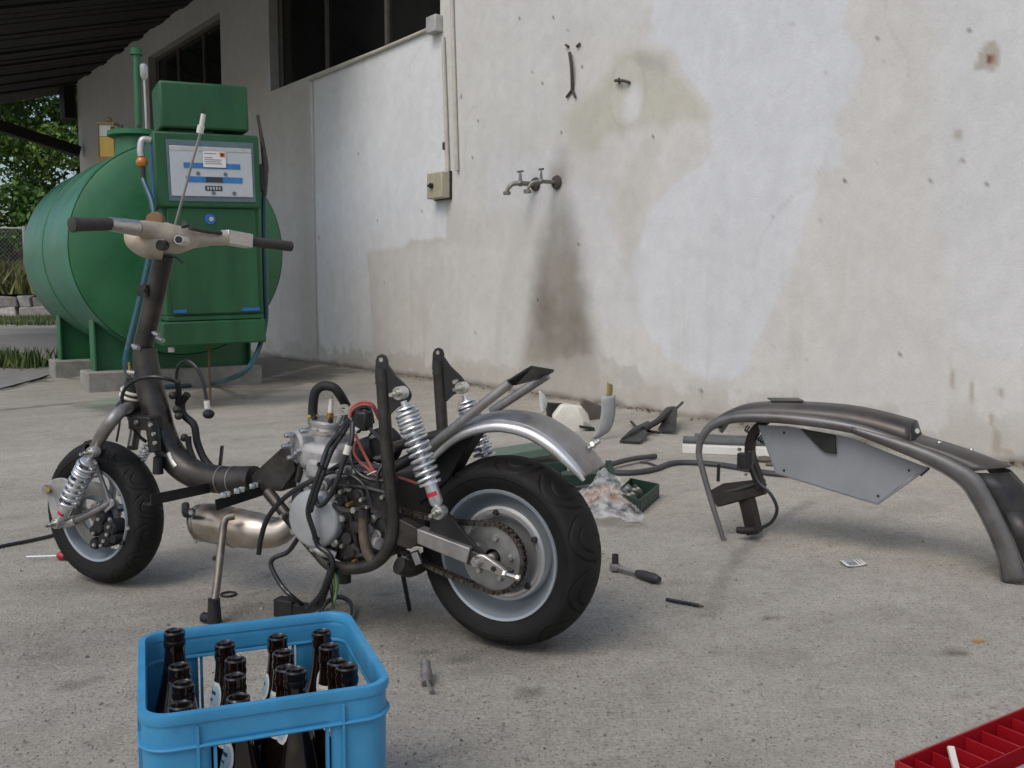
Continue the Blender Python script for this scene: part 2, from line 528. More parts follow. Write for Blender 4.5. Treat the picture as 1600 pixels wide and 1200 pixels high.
def wmask(poly, soft, wob=0.05, f=4.0, seed=1, low=0.0):
    d = poly_dist(SS, ZZ, poly) + wob * 2 * (fbm(SS * f, ZZ * f, seed, 5) - 0.5)
    return sstep(-soft, soft, d)
white, white2, beige = (0.63, 0.645, 0.66), (0.615, 0.62, 0.622), (0.655, 0.64, 0.605)
WC = paint(WC, 0.7 * wmask(wpoly((700, -60), (1060, -60), (1010, 60), (900, 60), (860, 190), (780, 260), (740, 330), (705, 300)), 0.12, 0.15, 2.5, 3), (0.61, 0.605, 0.585))
WC = paint(WC, 0.92 * wmask(wpoly((483, 126), (692, 38), (697, 372), (640, 376), (632, 386), (572, 394), (580, 470), (585, 552), (572, 548), (560, 560), (500, 562)), 0.015, 0.03, 9, 5), (0.735, 0.75, 0.765))
WC = paint(WC, 0.8 * wmask(wpoly((576, 396), (640, 388), (720, 380), (790, 392), (760, 590), (560, 575), (586, 552)), 0.05, 0.06, 5, 8), beige)
WC = paint(WC, 0.95 * wmask(wpoly((1030, -40), (1325, -40), (1326, 40), (1345, 90), (1332, 150), (1310, 172), (1312, 258), (1275, 262), (1262, 330), (1240, 400), (1212, 480), (1165, 585), (1100, 592), (1040, 560), (1005, 500), (985, 420), (1010, 330), (1110, 240), (1100, 150), (1060, 90), (1010, 60)), 0.02, 0.06, 6, 13), white)
WC = paint(WC, 0.7 * wmask(wpoly((880, 270), (960, 300), (985, 420), (1010, 510), (930, 520), (900, 400)), 0.1, 0.08, 4, 15), white2)
WC = paint(WC, 0.75 * wmask(wpoly((760, 250), (870, 240), (870, 330), (760, 330)), 0.06, 0.08, 5, 16), white2)
WC = paint(WC, 0.75 * wmask(wpoly((1440, -40), (1800, -40), (1800, 560), (1500, 540), (1470, 300)), 0.1, 0.12, 3, 19), white2)
# yellowish algae round the old lamp seat, and its ring
WC = paint(WC, 0.62 * wmask(wpoly((885, 185), (950, 110), (985, 82), (1040, 88), (1060, 130), (1112, 185), (1060, 196), (1040, 215), (1015, 200), (960, 215), (925, 240), (888, 225)), 0.07, 0.09, 5, 23), (0.47, 0.455, 0.36))
WC = paint(WC, 0.45 * wmask(wpoly((995, 82), (1040, 85), (1040, 110), (1000, 105)), 0.06, 0.04, 6, 25), (0.3, 0.3, 0.26))
cs, cz = wall_sz(980, 145)
rr_ = np.hypot((SS - cs) / 0.165, (ZZ - cz) / 0.225)
WC = paint(WC, 0.5 * (1 - sstep(0.9, 1.0, rr_)), (0.56, 0.555, 0.49))
WC = paint(WC, 0.35 * np.exp(-((rr_ - 1) / 0.05) ** 2), (0.4, 0.39, 0.34))
bs, bz = wall_sz(988, 165)
WC = paint(WC, 0.8 * (1 - sstep(0.4, 1.1, np.hypot((SS - bs) / 0.12, (ZZ - bz) / 0.14) + 0.4 * (n2 - 0.5))), (0.66, 0.665, 0.66))
# brownish runs right of the ring
WC = paint(WC, 0.35 * wmask(wpoly((1010, 215), (1030, 220), (1015, 300), (985, 420), (950, 330)), 0.06, 0.06, 5, 27), (0.5, 0.465, 0.4))
# the broad dark water mark below the taps
wm = wmask(wpoly((873, 235), (884, 240), (884, 300), (893, 330), (903, 380), (912, 440), (924, 530), (932, 612), (814, 606), (826, 530), (834, 470), (842, 400), (858, 345), (868, 300)), 0.13, 0.05, 8, 31)
WC = paint(WC, 1.0 * wm * np.clip(0.55 + 0.6 * (1.3 - ZZ), 0.4, 0.95) * (1 - 0.45 * sstep(0.45, 0.1, ZZ)) * (0.95 + 0.5 * (n2 - 0.5) + 0.45 * (n3 - 0.5)), (0.15, 0.142, 0.128))
WC = paint(WC, 0.35 * wmask(wpoly((840, 380), (905, 370), (940, 590), (806, 590)), 0.16, 0.06, 5, 33), (0.36, 0.32, 0.26))
WC = paint(WC, 0.4 * wmask(wpoly((858, 262), (884, 255), (884, 285), (860, 292)), 0.05, 0.03, 9, 35), (0.25, 0.22, 0.19))
# bare grey render and peeling along the foot of the wall
WC = paint(WC, 0.6 * wmask(wpoly((770, 640), (790, 598), (815, 575), (860, 566), (935, 548), (950, 562), (972, 570), (992, 578), (1012, 600), (1030, 606), (1046, 660)), 0.015, 0.05, 9, 37), (0.41, 0.395, 0.355))
WC = paint(WC, 0.6 * wmask(wpoly((930, 560), (955, 565), (975, 600), (1000, 650), (940, 640)), 0.02, 0.06, 12, 38), (0.55, 0.54, 0.5))
WC = paint(WC, 0.7 * wmask(wpoly((1090, 660), (1098, 632), (1118, 626), (1140, 645), (1142, 662)), 0.015, 0.03, 9, 39), (0.47, 0.45, 0.4))
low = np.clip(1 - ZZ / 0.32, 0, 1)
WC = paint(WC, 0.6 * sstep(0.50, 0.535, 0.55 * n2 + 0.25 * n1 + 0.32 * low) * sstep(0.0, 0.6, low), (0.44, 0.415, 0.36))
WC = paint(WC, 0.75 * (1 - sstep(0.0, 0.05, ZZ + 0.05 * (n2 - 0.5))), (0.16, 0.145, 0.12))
# patch with the rusty hole, chips and scrapes
WC = paint(WC, 0.9 * wmask(wpoly((1523, 108), (1530, 82), (1545, 63), (1556, 66), (1562, 80), (1564, 95), (1556, 113)), 0.006, 0.008, 20, 45), (0.40, 0.37, 0.305))
def dot(px, py, r, c, a, sx=1.0):
    global WC
    s, z = wall_sz(px, py)
    d = np.hypot((SS - s) / sx, ZZ - z) / r + 0.5 * (n4 - 0.5)
    WC = paint(WC, a * (1 - sstep(0.6, 1.1, d)), c)
dot(1547, 92, 0.022, (0.22, 0.05, 0.03), 0.9); dot(1547, 92, 0.010, (0.02, 0.015, 0.01), 0.9)
dot(1497, 211, 0.03, (0.42, 0.4, 0.34), 0.9); dot(1503, 252, 0.016, (0.33, 0.31, 0.27), 0.9)
dk = (0.06, 0.055, 0.05)
for px, py, r in ((720, 151, .03), (812, 29, .018), (864, 29, .022), (888, 47, .02), (831, 114, .018), (848, 131, .022), (747, 190, .02), (757, 199, .018), (729, 212, .012), (905, 381, .026), (1283, 342, .016), (1105, 131, .01), (918, 78, .014), (909, 105, .014), (738, 247, .014), (1516, 47, .01), (1519, 136, .012), (1546, 132, .013), (1475, 176, .012), (1319, 283, .012), (1553, 158, .011), (1597, 230, .014), (1455, 282, .012), (1010, 188, .012), (1021, 213, .012), (877, 208, .012), (690, 325, .012), (560, 240, .02), (590, 345, .02), (498, 372, .03), (660, 330, .018), (600, 440, .02), (840, 470, .012), (1001, 470, .01), (1095, 612, .03), (1098, 620, .02), (1130, 617, .014), (1062, 590, .014), (1405, 555, .014), (1210, 540, .01), (1172, 548, .02)):
    dot(px, py, r * .62, dk, 0.8, 0.8)
for k in range(45):
    dot(random.uniform(500, 1590), random.uniform(5, 640), random.uniform(0.004, 0.009), (0.2, 0.19, 0.17), random.uniform(0.3, 0.8), random.uniform(0.4, 1.6))
for px, py, w_, h_ in ((1556, 690, .02, .06), (1551, 655, .012, .03), (1562, 615, .012, .03), (1520, 610, .008, .05), (1488, 590, .006, .05), (1575, 705, .03, .01)):
    s, z = wall_sz(px, py)
    d = np.maximum(np.abs(SS - s) / w_, np.abs(ZZ - z) / h_) + 0.9 * (n4 - 0.5)
    WC = paint(WC, 0.8 * (1 - sstep(0.6, 1.1, d)), (0.38, 0.33, 0.26))
# weathering over everything: mottling and vertical runs
WC *= (1 + 0.12 * (n1 - 0.5) + 0.10 * (n2 - 0.5) + 0.06 * (n3 - 0.5) + 0.05 * (n4 - 0.5))[..., None]
WC = paint(WC, 0.22 * sstep(0.58, 0.8, n3) * sstep(1.7, 0.3, ZZ), (0.42, 0.385, 0.32))
# crack where the old doorway was filled in
cr = np.abs(SS - (7.39 + 0.02 * (n1 - 0.5)))
WC = paint(WC, 0.55 * (1 - sstep(0.01, 0.03, cr)) * (ZZ < 2.95), (0.3, 0.27, 0.22))
WC = paint(WC, 0.3 * (1 - sstep(0.02, 0.35, np.abs(SS - 7.62))) * (ZZ < 2.9), (0.45, 0.41, 0.34))
# hairline cracks
for px0, py0, ang_, ln in ((1180, 420, 1.9, 1.0), (720, 300, 2.3, .8), (1420, 120, 1.2, .7), (1010, 560, .3, .8), (640, 120, 1.4, .9)):
    s_, z_ = wall_sz(px0, py0); rc_ = random.Random(int(px0)); pts_ = [(s_, z_)]
    for k in range(16):
        ang_ += rc_.gauss(0, .35); s_ += math.cos(ang_) * ln / 16; z_ += math.sin(ang_) * ln / 16; pts_.append((s_, z_))
    d = np.full(SS.shape, 9.0)
    for (x1, y1), (x2, y2) in zip(pts_[:-1], pts_[1:]):
        ex, ey = x2 - x1, y2 - y1; t = np.clip(((SS - x1) * ex + (ZZ - y1) * ey) / (ex * ex + ey * ey + 1e-9), 0, 1)
        d = np.minimum(d, np.hypot(SS - x1 - t * ex, ZZ - y1 - t * ey))
    WC = paint(WC, 0.15 * (1 - sstep(0.004, 0.014, d)), (0.3, 0.28, 0.25))
WC = np.clip(WC, 0.01, 0.85)
WO = 0.004 * (n1 - 0.5) + 0.002 * (n2 - 0.5) - 0.012 * (1 - sstep(0.005, 0.02, cr)) * (ZZ < 2.95)
w_v = np.array(W_O)[None] + SS.reshape(-1, 1) * np.array(W_DIR) + ZZ.reshape(-1, 1) * np.array((0, 0, 1.0)) - WO.reshape(-1, 1) * np.array(W_N)
nz_, ns_ = SS.shape
ii = (np.arange(nz_ - 1)[:, None] * ns_ + np.arange(ns_ - 1)[None])
sc_ = (ws[:-1] + ws[1:]) / 2; zc_ = (wz[:-1] + wz[1:]) / 2
keep = np.ones(ii.shape, bool)
for a, b, c, d in WIN:
    keep &= ~(((sc_ > a) & (sc_ < b))[None] & ((zc_ > c) & (zc_ < d))[:, None])
ii = ii[keep]
w_f = np.stack([ii, ii + ns_, ii + ns_ + 1, ii + 1], -1)
M_wall = surface_mat("old_plaster", 11, 85, 0.045, 0.055, 0.42, 0.005, 0.92)
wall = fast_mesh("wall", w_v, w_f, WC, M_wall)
attach(wall, garage)
M_plain = mat("plain_plaster", (0.55, 0.53, 0.48), 0.9, var=0.12, scale=3, bump=0.2)
g_end = MB()
g_end.add([W(17.3, -0.05), W(17.3, 4.6), W(17.3, 4.6, -7), W(17.3, -0.05, -7)], [(0, 1, 2, 3)], False)
g_end.build("side_wall", M_plain, garage)
g_end = MB(); g_end.add([W(-9, -0.05), W(-9, 4.6), W(-9, 4.6, -7), W(-9, -0.05, -7)], [(0, 1, 2, 3)], False)
g_end.build("side_wall", M_plain, garage)
M_frame = mat("weathered_timber", (0.10, 0.085, 0.07), 0.8, var=0.3, scale=14)
M_reveal = mat("grey_reveal", (0.35, 0.34, 0.31), 0.9, var=0.15, scale=6)
M_pane = mat("dark_window_glass", (0.012, 0.013, 0.012), 0.12, var=0.4, scale=1.2, spec=0.5, rvar=0.08)
for wi, (a, b, c, d) in enumerate(WIN):
    fr = MB()
    for (s0, s1, z0, z1) in ((a + .001, b - .001, c + .001, c + .05), (a + .001, b - .001, d - .05, d - .001), (a + .001, a + .05, c + .05, d - .05), (b - .05, b - .001, c + .05, d - .05)):
        fr.box(W((s0 + s1) / 2, (z0 + z1) / 2, -0.13), s1 - s0, 0.05, z1 - z0, W_DIR, -W_N)
    cuts = [a + (b - a) * t for t in (0.31, 0.66)]
    for s in cuts:
        fr.box(W(s, (c + d) / 2, -0.13), 0.045, 0.05, d - c - 0.1, W_DIR, -W_N)
    win = fr.build("window", M_frame, garage)
    ed = [a + .05] + cuts + [b - .05]
    for k in range(3):
        p = MB(); p.box(W((ed[k] + ed[k + 1]) / 2, (c + d) / 2, -0.135), ed[k + 1] - ed[k] - 0.046, 0.006, d - c - 0.102, W_DIR, -W_N)
        p.build("pane", M_pane, win)
    rv = MB()
    for q in (((a, c), (b, c)), ((a, d), (b, d)), ((a, c), (a, d)), ((b, c), (b, d))):
        rv.add([W(*q[0], 0), W(*q[1], 0), W(*q[1], -0.17), W(*q[0], -0.17)], [(0, 1, 2, 3)], False)
    rv.build("window_reveal", M_reveal, win)

# roof overhang: boards that run out from the wall and drop a little towards the eave
pe = on_plane(0, 150, W(17.7, 0), W_DIR) - W_O
slope = (pe.z - ROOF_Z) / (-pe.dot(W_N))
OVER, R0, R1 = 4.0, 6.0, 17.75
def RF(s, out, dz=0.0):
    return W(s, ROOF_Z + slope * out + dz, out)
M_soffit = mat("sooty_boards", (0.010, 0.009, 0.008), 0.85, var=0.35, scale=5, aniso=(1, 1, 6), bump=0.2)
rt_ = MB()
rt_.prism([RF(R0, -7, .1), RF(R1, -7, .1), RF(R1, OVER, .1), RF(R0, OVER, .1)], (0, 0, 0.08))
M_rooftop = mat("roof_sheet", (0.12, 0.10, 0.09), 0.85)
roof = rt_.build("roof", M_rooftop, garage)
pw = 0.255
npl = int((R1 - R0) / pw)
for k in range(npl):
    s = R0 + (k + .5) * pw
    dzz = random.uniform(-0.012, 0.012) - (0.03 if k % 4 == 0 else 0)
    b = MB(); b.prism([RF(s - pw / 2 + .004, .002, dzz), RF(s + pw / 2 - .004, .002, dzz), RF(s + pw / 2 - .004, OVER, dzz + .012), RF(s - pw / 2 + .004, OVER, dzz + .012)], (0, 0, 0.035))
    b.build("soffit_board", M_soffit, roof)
M_fasc = mat("grey_fascia", (0.16, 0.14, 0.12), 0.8, var=0.25, scale=8)
b = MB(); b.prism([RF(R1 + .03, .2, -.12), RF(R1 + .07, .2, -.12), RF(R1 + .07, OVER, -.12), RF(R1 + .03, OVER, -.12)], (0, 0, 0.2)); b.build("fascia_board", M_fasc, roof)
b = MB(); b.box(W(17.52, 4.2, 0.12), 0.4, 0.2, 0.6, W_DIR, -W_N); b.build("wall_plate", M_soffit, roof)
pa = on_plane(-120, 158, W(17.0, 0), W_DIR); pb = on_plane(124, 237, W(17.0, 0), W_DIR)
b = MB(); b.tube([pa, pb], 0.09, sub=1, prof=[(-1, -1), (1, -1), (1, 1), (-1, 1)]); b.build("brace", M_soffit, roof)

# ------------------------------------------------------------------ fittings on the wall
M_cond = mat("painted_conduit", (0.50, 0.475, 0.41), 0.6, var=0.15, scale=12)
M_cream = mat("cream_switch_case", (0.42, 0.39, 0.27), 0.5, var=0.12)
M_black = mat("black_plastic", (0.018, 0.018, 0.019), 0.45, var=0.3)
M_brass = mat("dull_tap_metal", (0.22, 0.215, 0.19), 0.45, metal=0.8, var=0.3, scale=40)
M_iron = mat("rusty_iron", (0.06, 0.05, 0.045), 0.75, var=0.4, scale=60, bump=0.3, bscale=300)
def conduit(name, label, pts, r):
    b = MB(); b.tube(pts, r, n=10, sub=1)
    tag(b.build(name, M_cond), label, "pipe")
conduit("conduit_pipe", "thin pale conduit running level along the wall above the white doorway patch", [WP(484, 125, .02), WP(676, 43, .02)], 0.017)
cp = thing("conduit_pipe", "pair of vertical conduit pipes dropping to the cream switch box", "pipe", WP(700, 272))
for x0, y0, x1, y1 in ((692, 58, 700, 272), (704, -60, 714, 266)):
    b = MB(); b.tube([WP(x0, y0, .02), WP(x1, y1, .02)], 0.017, n=10, sub=1); b.build("pipe", M_cond, cp)
b = MB(); b.box(WP(696, 228, .02), .05, .03, .06, W_DIR, -W_N); b.build("pipe_clip", M_iron, cp)
s, z = wall_sz(685, 40)
b = MB(); b.box(W(s, z, .04), .15, .08, .14, W_DIR, -W_N)
tag(b.build("junction_box", mat("grey_box", (0.4, 0.4, 0.38), .6), bevel=.01), "small grey junction box at the corner below the dark window", "junction box")
s, z = wall_sz(694, 291)
sb = thing("switch_box", "square cream switch box with black knob at the end of the pipes", "switch", W(s, z, 0))
b = MB(); b.box(W(s, z, .051), .235, .1, .215, W_DIR, -W_N); b.build("case", M_cream, sb, bevel=.008)
b = MB(); b.box(W(s, z, .012), .25, .022, .23, W_DIR, -W_N); b.build("back_plate", M_black, sb)
b = MB(); b.cyl(W(s + .03, z, .10), W(s + .03, z, .125), .022, 12); b.box(W(s + .03, z, .128), .05, .02, .014, W_DIR, -W_N); b.build("knob", M_black, sb)
def tap(px, py, k, label):
    base = WP(px, py, 0)
    t = thing("water_tap", label, "tap", base, "taps on the stained wall")
    o = -W_N; u = Vector((0, 0, 1))
    side = W_DIR
    b = MB(); b.lathe([(0, .006), (.052, .006), (.045, .022), (.02, .03), (0, .032)], base, o, 20); b.build("wall_flange", M_iron, t)
    b = MB(); b.cyl(base + o * .03, base + o * .13 + side * .02, .02 * k, 14); b.sphere(base + o * .135 + side * .02, .027 * k)
    b.tube([base + o * .14 + side * .02, base + o * .19 + side * .05 - u * .01, base + o * .22 + side * .07 - u * .055], [.018 * k, .018 * k, .016 * k], n=12)
    b.lathe([(.016, 0), (.028, .0), (.028, .022), (.02, .026)], base + o * .22 + side * .07 - u * .085, u, 16)
    b.build("spout", M_brass, t)
    b = MB(); b.cyl(base + o * .135 + side * .02 + u * .02, base + o * .135 + side * .02 + u * .075, .016 * k, 12, .009 * k)
    b.box(base + o * .135 + side * .02 + u * .085, .07 * k, .012, .014, side, o); b.build("handle", M_brass, t)
tap(838, 288, .92, "larger dull brass tap on the wall, left of the two")
tap(871, 285, .72, "smaller brass tap on a dark flange, right of the two")
br = thing("iron_bracket", "thin rusty iron bracket with a forked foot high on the wall", "bracket", WP(892, 145))
b = MB(); b.tube([WP(890, 82, .02), WP(893, 105, .03), WP(894, 128, .02), WP(894, 142, .012)], .012, n=8); b.build("stem", M_iron, br)
for x in (885, 899):
    b = MB(); b.tube([WP(894, 140, .012), WP(x, 152, .012)], .009, n=8, sub=1); b.build("fork", M_iron, br)
for x, y, x2, y2, w in ((888, 73, 884, 70, "left"), (901, 73, 906, 68, "right")):
    b = MB(); b.tube([WP(x, y, .012), WP(x2, y2, .012)], .009, n=8, sub=1)
    tag(b.build("wall_hook", M_iron), "small rusty hook stub above the iron bracket, the %s one" % w, "hook")
b = MB(); b.tube([WP(961, 126, .02), WP(972, 126, .03), WP(984, 129, .01)], .010, n=8); b.tube([WP(967, 122, .02), WP(968, 131, .02)], .008, n=8, sub=1)
tag(b.build("wall_hook", M_iron), "short black iron hook inside the ring mark on the wall", "hook")

# dry leaves and dirt blown against the foot of the wall
rl = random.Random(21); vs_, fs_ = [], []
for k in range(420):
    s_ = rl.uniform(-.5, 7.3); o_ = abs(rl.gauss(0, .07)) + .006; p = W(s_, .004, o_); r = rl.uniform(.006, .02); a = rl.uniform(0, 6.3)
    d = Vector((math.cos(a), math.sin(a), rl.uniform(-.2, .5))) * r; e = Vector((-math.sin(a), math.cos(a), rl.uniform(-.2, .4))) * r * .5; i = len(vs_)
    vs_ += [p - d + Vector((0, 0, r * .4)), p + e, p + d + Vector((0, 0, r * .5)), p - e + Vector((0, 0, r * .3))]; fs_.append((i, i + 1, i + 2, i + 3))
b = MB(); b.add(vs_, fs_, False)
lf_ = b.build("leaf_litter", mat("dry_leaf", (0.16, 0.11, 0.06), .9, var=.6, scale=20), fix=False); lf_["kind"] = "stuff"; lf_["label"] = "dry brown leaf litter along the foot of the wall"; lf_["category"] = "leaves"

# ================================================================== BEYOND THE YARD (left)
def leaf_mat(name, c, var):
    m = mat(name, c, 0.6, var=var, scale=1.4, spec=0.3, c2=(c[0] * 1.7, c[1] * 1.45, c[2] * 1.1), c2amt=0.8)
    return m
M_leafA = leaf_mat("maple_leaf", (0.11, 0.19, 0.035), .4)
M_leafB = leaf_mat("dark_leaf", (0.075, 0.15, 0.03), .4)
M_bark = mat("bark", (0.07, 0.055, 0.04), .9, var=.4, scale=8, bump=.6, bscale=40)
def leaf_quads(n, clumps, size, rr):
    b = MB(); vs_, fs = [], []
    for k in range(n):
        cx, cy, cz, cr = clumps[rr.randrange(len(clumps))]
        while True:
            p = Vector((rr.uniform(-1, 1), rr.uniform(-1, 1), rr.uniform(-1, 1)))
            if 0.25 < p.length < 1: break
        p = Vector((cx, cy, cz)) + Vector((p.x, p.y, p.z * .8)) * cr
        nrm = Vector((rr.gauss(0, 1), rr.gauss(0, 1), rr.gauss(.9, .8))).normalized()
        u, w = frame_for(nrm)
        a = rr.uniform(0, 6.28); d = u * math.cos(a) + w * math.sin(a); e = nrm.cross(d)
        s_ = size * rr.uniform(.6, 1.3); i = len(vs_)
        vs_ += [p - d * s_, p - e * s_ * .5 + nrm * s_ * .15, p + d * s_, p + e * s_ * .5 + nrm * s_ * .15]
        fs.append((i, i + 1, i + 2, i + 3))
    b.add(vs_, fs, False); return b
def tree(x, y, h, spread, mleaf, n, label, seed, name="leafy_tree", low=0.12):
    rr = random.Random(seed)
    t = thing(name, label, "tree", (x, y, 0.6), "trees beyond the yard")
    b = MB(); base = Vector((x, y, 0.3))
    top = base + Vector((rr.uniform(-.4, .4), rr.uniform(-.4, .4), h * .8))
    b.tube([base, base.lerp(top, .4) + Vector((.15, 0, 0)), top], [.2, .14, .04], n=10)
    clumps = []
    for k in range(26):
        f = rr.uniform(low, 1.0)
        a = rr.uniform(0, 6.28); rad = spread * math.sqrt(rr.uniform(.1, 1)) * (1.0 - 0.55 * max(0, f - .45) / .55)
        c = base + Vector((math.cos(a) * rad, math.sin(a) * rad, h * f))
        clumps.append((c.x, c.y, c.z, rr.uniform(.35, .75) * spread * .5))
        if k % 2 == 0:
            s0 = base.lerp(top, max(.1, f * .7)); b.tube([s0, s0.lerp(c, .5) + Vector((0, 0, .2)), c], [.06, .04, .015], n=6)
    b.build("trunk", M_bark, t)
    leaf_quads(n, clumps, .11, rr).build("crown", mleaf, t, fix=False)
tree(-15.6, 29.0, 8.2, 3.0, M_leafA, 15000, "bright green leafy tree at the left edge behind the fence", 1)
tree(-13.0, 31.5, 8.6, 2.6, M_leafB, 14000, "dark green tree between the roof brace and the garage corner", 2)
tree(-19.5, 34.0, 10.5, 3.8, M_leafB, 14000, "tall dark tree rising behind the others", 3)
tree(-14.6, 37.0, 10.0, 3.6, M_leafB, 12000, "farther dark tree filling the gap beside the garage corner", 4)
tree(-14.1, 27.3, 3.0, 1.5, M_leafB, 8000, "low dark shrub behind the fence at the tank", 5, "shrub", .05)
tree(-17.2, 27.6, 3.2, 1.6, M_leafB, 8000, "low dark shrub at the left edge behind the fence", 6, "shrub", .05)
# bank behind a rubble retaining wall
bank = MB()
P = []
for i in range(24):
    x = -30 + i * 1.1; row = []
    for j, (yy, zz) in enumerate(((24.9, .5), (26, .85), (28, 1.0), (34, 1.3), (44, 2.2), (60, 4.5))):
        row.append(Vector((x, yy + .04 * (x + 14), zz + .12 * math.sin(x * 1.3 + j))))
    P.append(row)
bank.grid(P)
bank.build("bank", mat("bank_soil", (0.07, 0.08, 0.03), .95, var=.4, scale=2), None)["kind"] = "structure"
rw = thing("stone_wall", "low rubble stone retaining wall below the weedy bank", "wall", (-12.6, 24.6, 0))
M_stone = [mat("stone_%s" % n_, c, .9, var=.3, scale=9, bump=.5, bscale=30) for n_, c in (("pale", (.42, .40, .36)), ("grey", (.30, .29, .27)), ("dark", (.2, .19, .175)))]
rs_ = random.Random(5)
for row in range(2):
    x = -19.0 + rs_.uniform(0, .3)
    while x < -9.5:
        w_ = rs_.uniform(.3, .95); h_ = .27
        b = MB(); cx, cz = x + w_ / 2, .15 + row * .27
        base = [Vector((cx + dx * w_ * .48, 24.55 + .04 * (cx + 14) + dy, cz + dz * h_ * .47)) for dx in (-1, 1) for dy in (-.12, .3) for dz in (-1, 1)]
        base = [p + Vector((rs_.uniform(-.06, .06), rs_.uniform(-.08, .03), rs_.uniform(-.04, .04))) for p in base]
        b.add(base, [(0, 1, 3, 2), (4, 6, 7, 5), (0, 4, 5, 1), (2, 3, 7, 6), (1, 5, 7, 3), (0, 2, 6, 4)], False)
        b.build("stone", rs_.choice(M_stone), rw, bevel=.03)
        x += w_ + .02
def grass(name, label, spots, hmin, hmax, c, seed):
    rr = random.Random(seed); b = MB(); vs_, fs = [], []
    for (x0, y0, x1, y1, z, n, wid) in spots:
        for k in range(n):
            t = rr.random(); x = x0 + (x1 - x0) * t + rr.gauss(0, wid); y = y0 + (y1 - y0) * t + rr.gauss(0, wid)
            h = rr.uniform(hmin, hmax); a = rr.uniform(0, 6.28); w_ = h * .06 + .004
            dx, dy = math.cos(a) * w_, math.sin(a) * w_; lx, ly = rr.gauss(0, .3) * h, rr.gauss(0, .3) * h
            i = len(vs_)
            vs_ += [(x - dx, y - dy, z), (x + dx, y + dy, z), (x + lx * .5 + dx * .6, y + ly * .5 + dy * .6, z + h * .6), (x + lx, y + ly, z + h)]
            fs += [(i, i + 1, i + 2), (i, i + 2, i + 3)]
    b.add(vs_, fs, False)
    o = b.build(name, mat(name + "_blades", c, .7, var=.5, scale=3, c2=(c[0] * 2.2, c[1] * 1.5, c[2] * 1.6), c2amt=.7), fix=False)
    o["kind"] = "stuff"; o["label"] = label; o["category"] = "grass"
    return o
grass("verge_grass", "uneven green grass verge at the foot of the stone wall", [(-19, 22.6, -9, 23.0, 0, 5000, .5), (-14, 20.6, -8.6, 20.2, 0, 2200, .35)], .05, .16, (0.07, 0.11, 0.03), 1)
grass("bank_weeds", "tall dry weeds and wild flowers on the bank", [(-19, 25.2, -10, 25.6, .6, 5000, .4), (-19, 26.5, -10, 26.8, .9, 4000, .5)], .2, .75, (0.12, 0.13, 0.04), 2)
gt = on_z(18, 574)
grass("grass_tuft", "ragged grass tuft growing at the edge of the asphalt", [(gt.x - .9, gt.y + .25, gt.x + .25, gt.y, 0, 900, .16), (gt.x - 1.2, gt.y - .4, gt.x - .3, gt.y - .1, 0, 500, .16)], .06, .22, (0.06, 0.1, 0.025), 3)
M_post = mat("galvanised_post", (0.35, 0.34, 0.33), .6, metal=.3)
fe = thing("wire_fence", "chain link fence with pale round posts on the bank", "fence", (-14, 26.2, .9))
fy = 26.2
for k in range(4):
    x = on_plane(42, 440, Vector((0, fy, 0)), Vector((0, 1, 0))).x - k * 2.0 + 2.0
    b = MB(); b.cyl((x, fy, .7), (x, fy, 2.42), .06, 10); b.build("post", M_post, fe)
b = MB(); b.cyl((-21, fy, 2.36), (-9, fy, 2.36), .022, 8); b.build("top_rail", M_post, fe)
b = MB(); vs_, fs = [], []
for k in range(110):
    x = -21 + k * .11
    for sgn in (1, -1):
        p0, p1 = Vector((x, fy + .01 * sgn, .85)), Vector((x + sgn * 1.5, fy + .01 * sgn, 2.35)); i = len(vs_)
        vs_ += [p0, p0 + Vector((.005, 0, 0)), p1 + Vector((.005, 0, 0)), p1]; fs.append((i, i + 1, i + 2, i + 3))
b.add(vs_, fs, False); me_ = b.build("wire_mesh", M_post, fe, fix=False); me_["kind"] = "stuff"

# ================================================================== FUEL TANK
GREEN = (0.022, 0.135, 0.050)
M_green = mat("tank_green_paint", GREEN, 0.42, var=0.16, scale=4, spec=0.5, c2=(0.05, 0.17, 0.085), c2amt=0.35, bump=0.05, bscale=30)
M_green2 = mat("pump_green_paint", (0.011, 0.080, 0.025), 0.5, var=0.22, scale=9, aniso=(1, 1, .25), c2=(0.018, 0.095, 0.03), c2amt=.4)
M_concrete = mat("plinth_concrete", (0.27, 0.26, 0.235), .95, var=.25, scale=10, bump=.5, bscale=60)
TA = math.radians(55.5)
T_D = Vector((-math.cos(TA), math.sin(TA), 0)); T_S = Vector((math.sin(TA), math.cos(TA), 0))
T_R, T_L = 0.815, 2.15
T_C = at_y(285, 390, 7.45)
tk = thing("fuel_tank", "large green cylindrical fuel tank lying on green saddles", "tank", (T_C.x, T_C.y, 0))
b = MB(); b.lathe([(T_R * .995, 0.02), (T_R, .06), (T_R, T_L * .52), (T_R, T_L * .521), (T_R, T_L)], T_C, T_D, 96); b.build("shell", mat("lit_green_paint", (0.045, 0.17, 0.105), 0.42, var=0.16, scale=3, c2=(0.08, 0.21, 0.145), c2amt=.6, bump=.06, bscale=14), tk)  # paler tank green, sky sheen painted into the shell colour
b = MB(); b.lathe([(0, -.10), (.25, -.095), (.5, -.075), (.68, -.04), (.76, -.012), (T_R - .012, .012), (T_R - .006, .03)], T_C, T_D, 96); b.build("end_cap", M_green, tk)
b = MB(); b.lathe([(0, .16), (.3, .15), (.6, .09), (.76, .02), (T_R, 0)], T_C + T_D * T_L, T_D, 96); b.build("end_cap", M_green, tk)
b = MB(); b.lathe([(T_R - .004, -.012), (T_R + .007, -.006), (T_R + .007, .006), (T_R - .004, .012)], T_C + T_D * (T_L * .5), T_D, 96); b.build("weld_seam", M_green, tk)
blocks = []
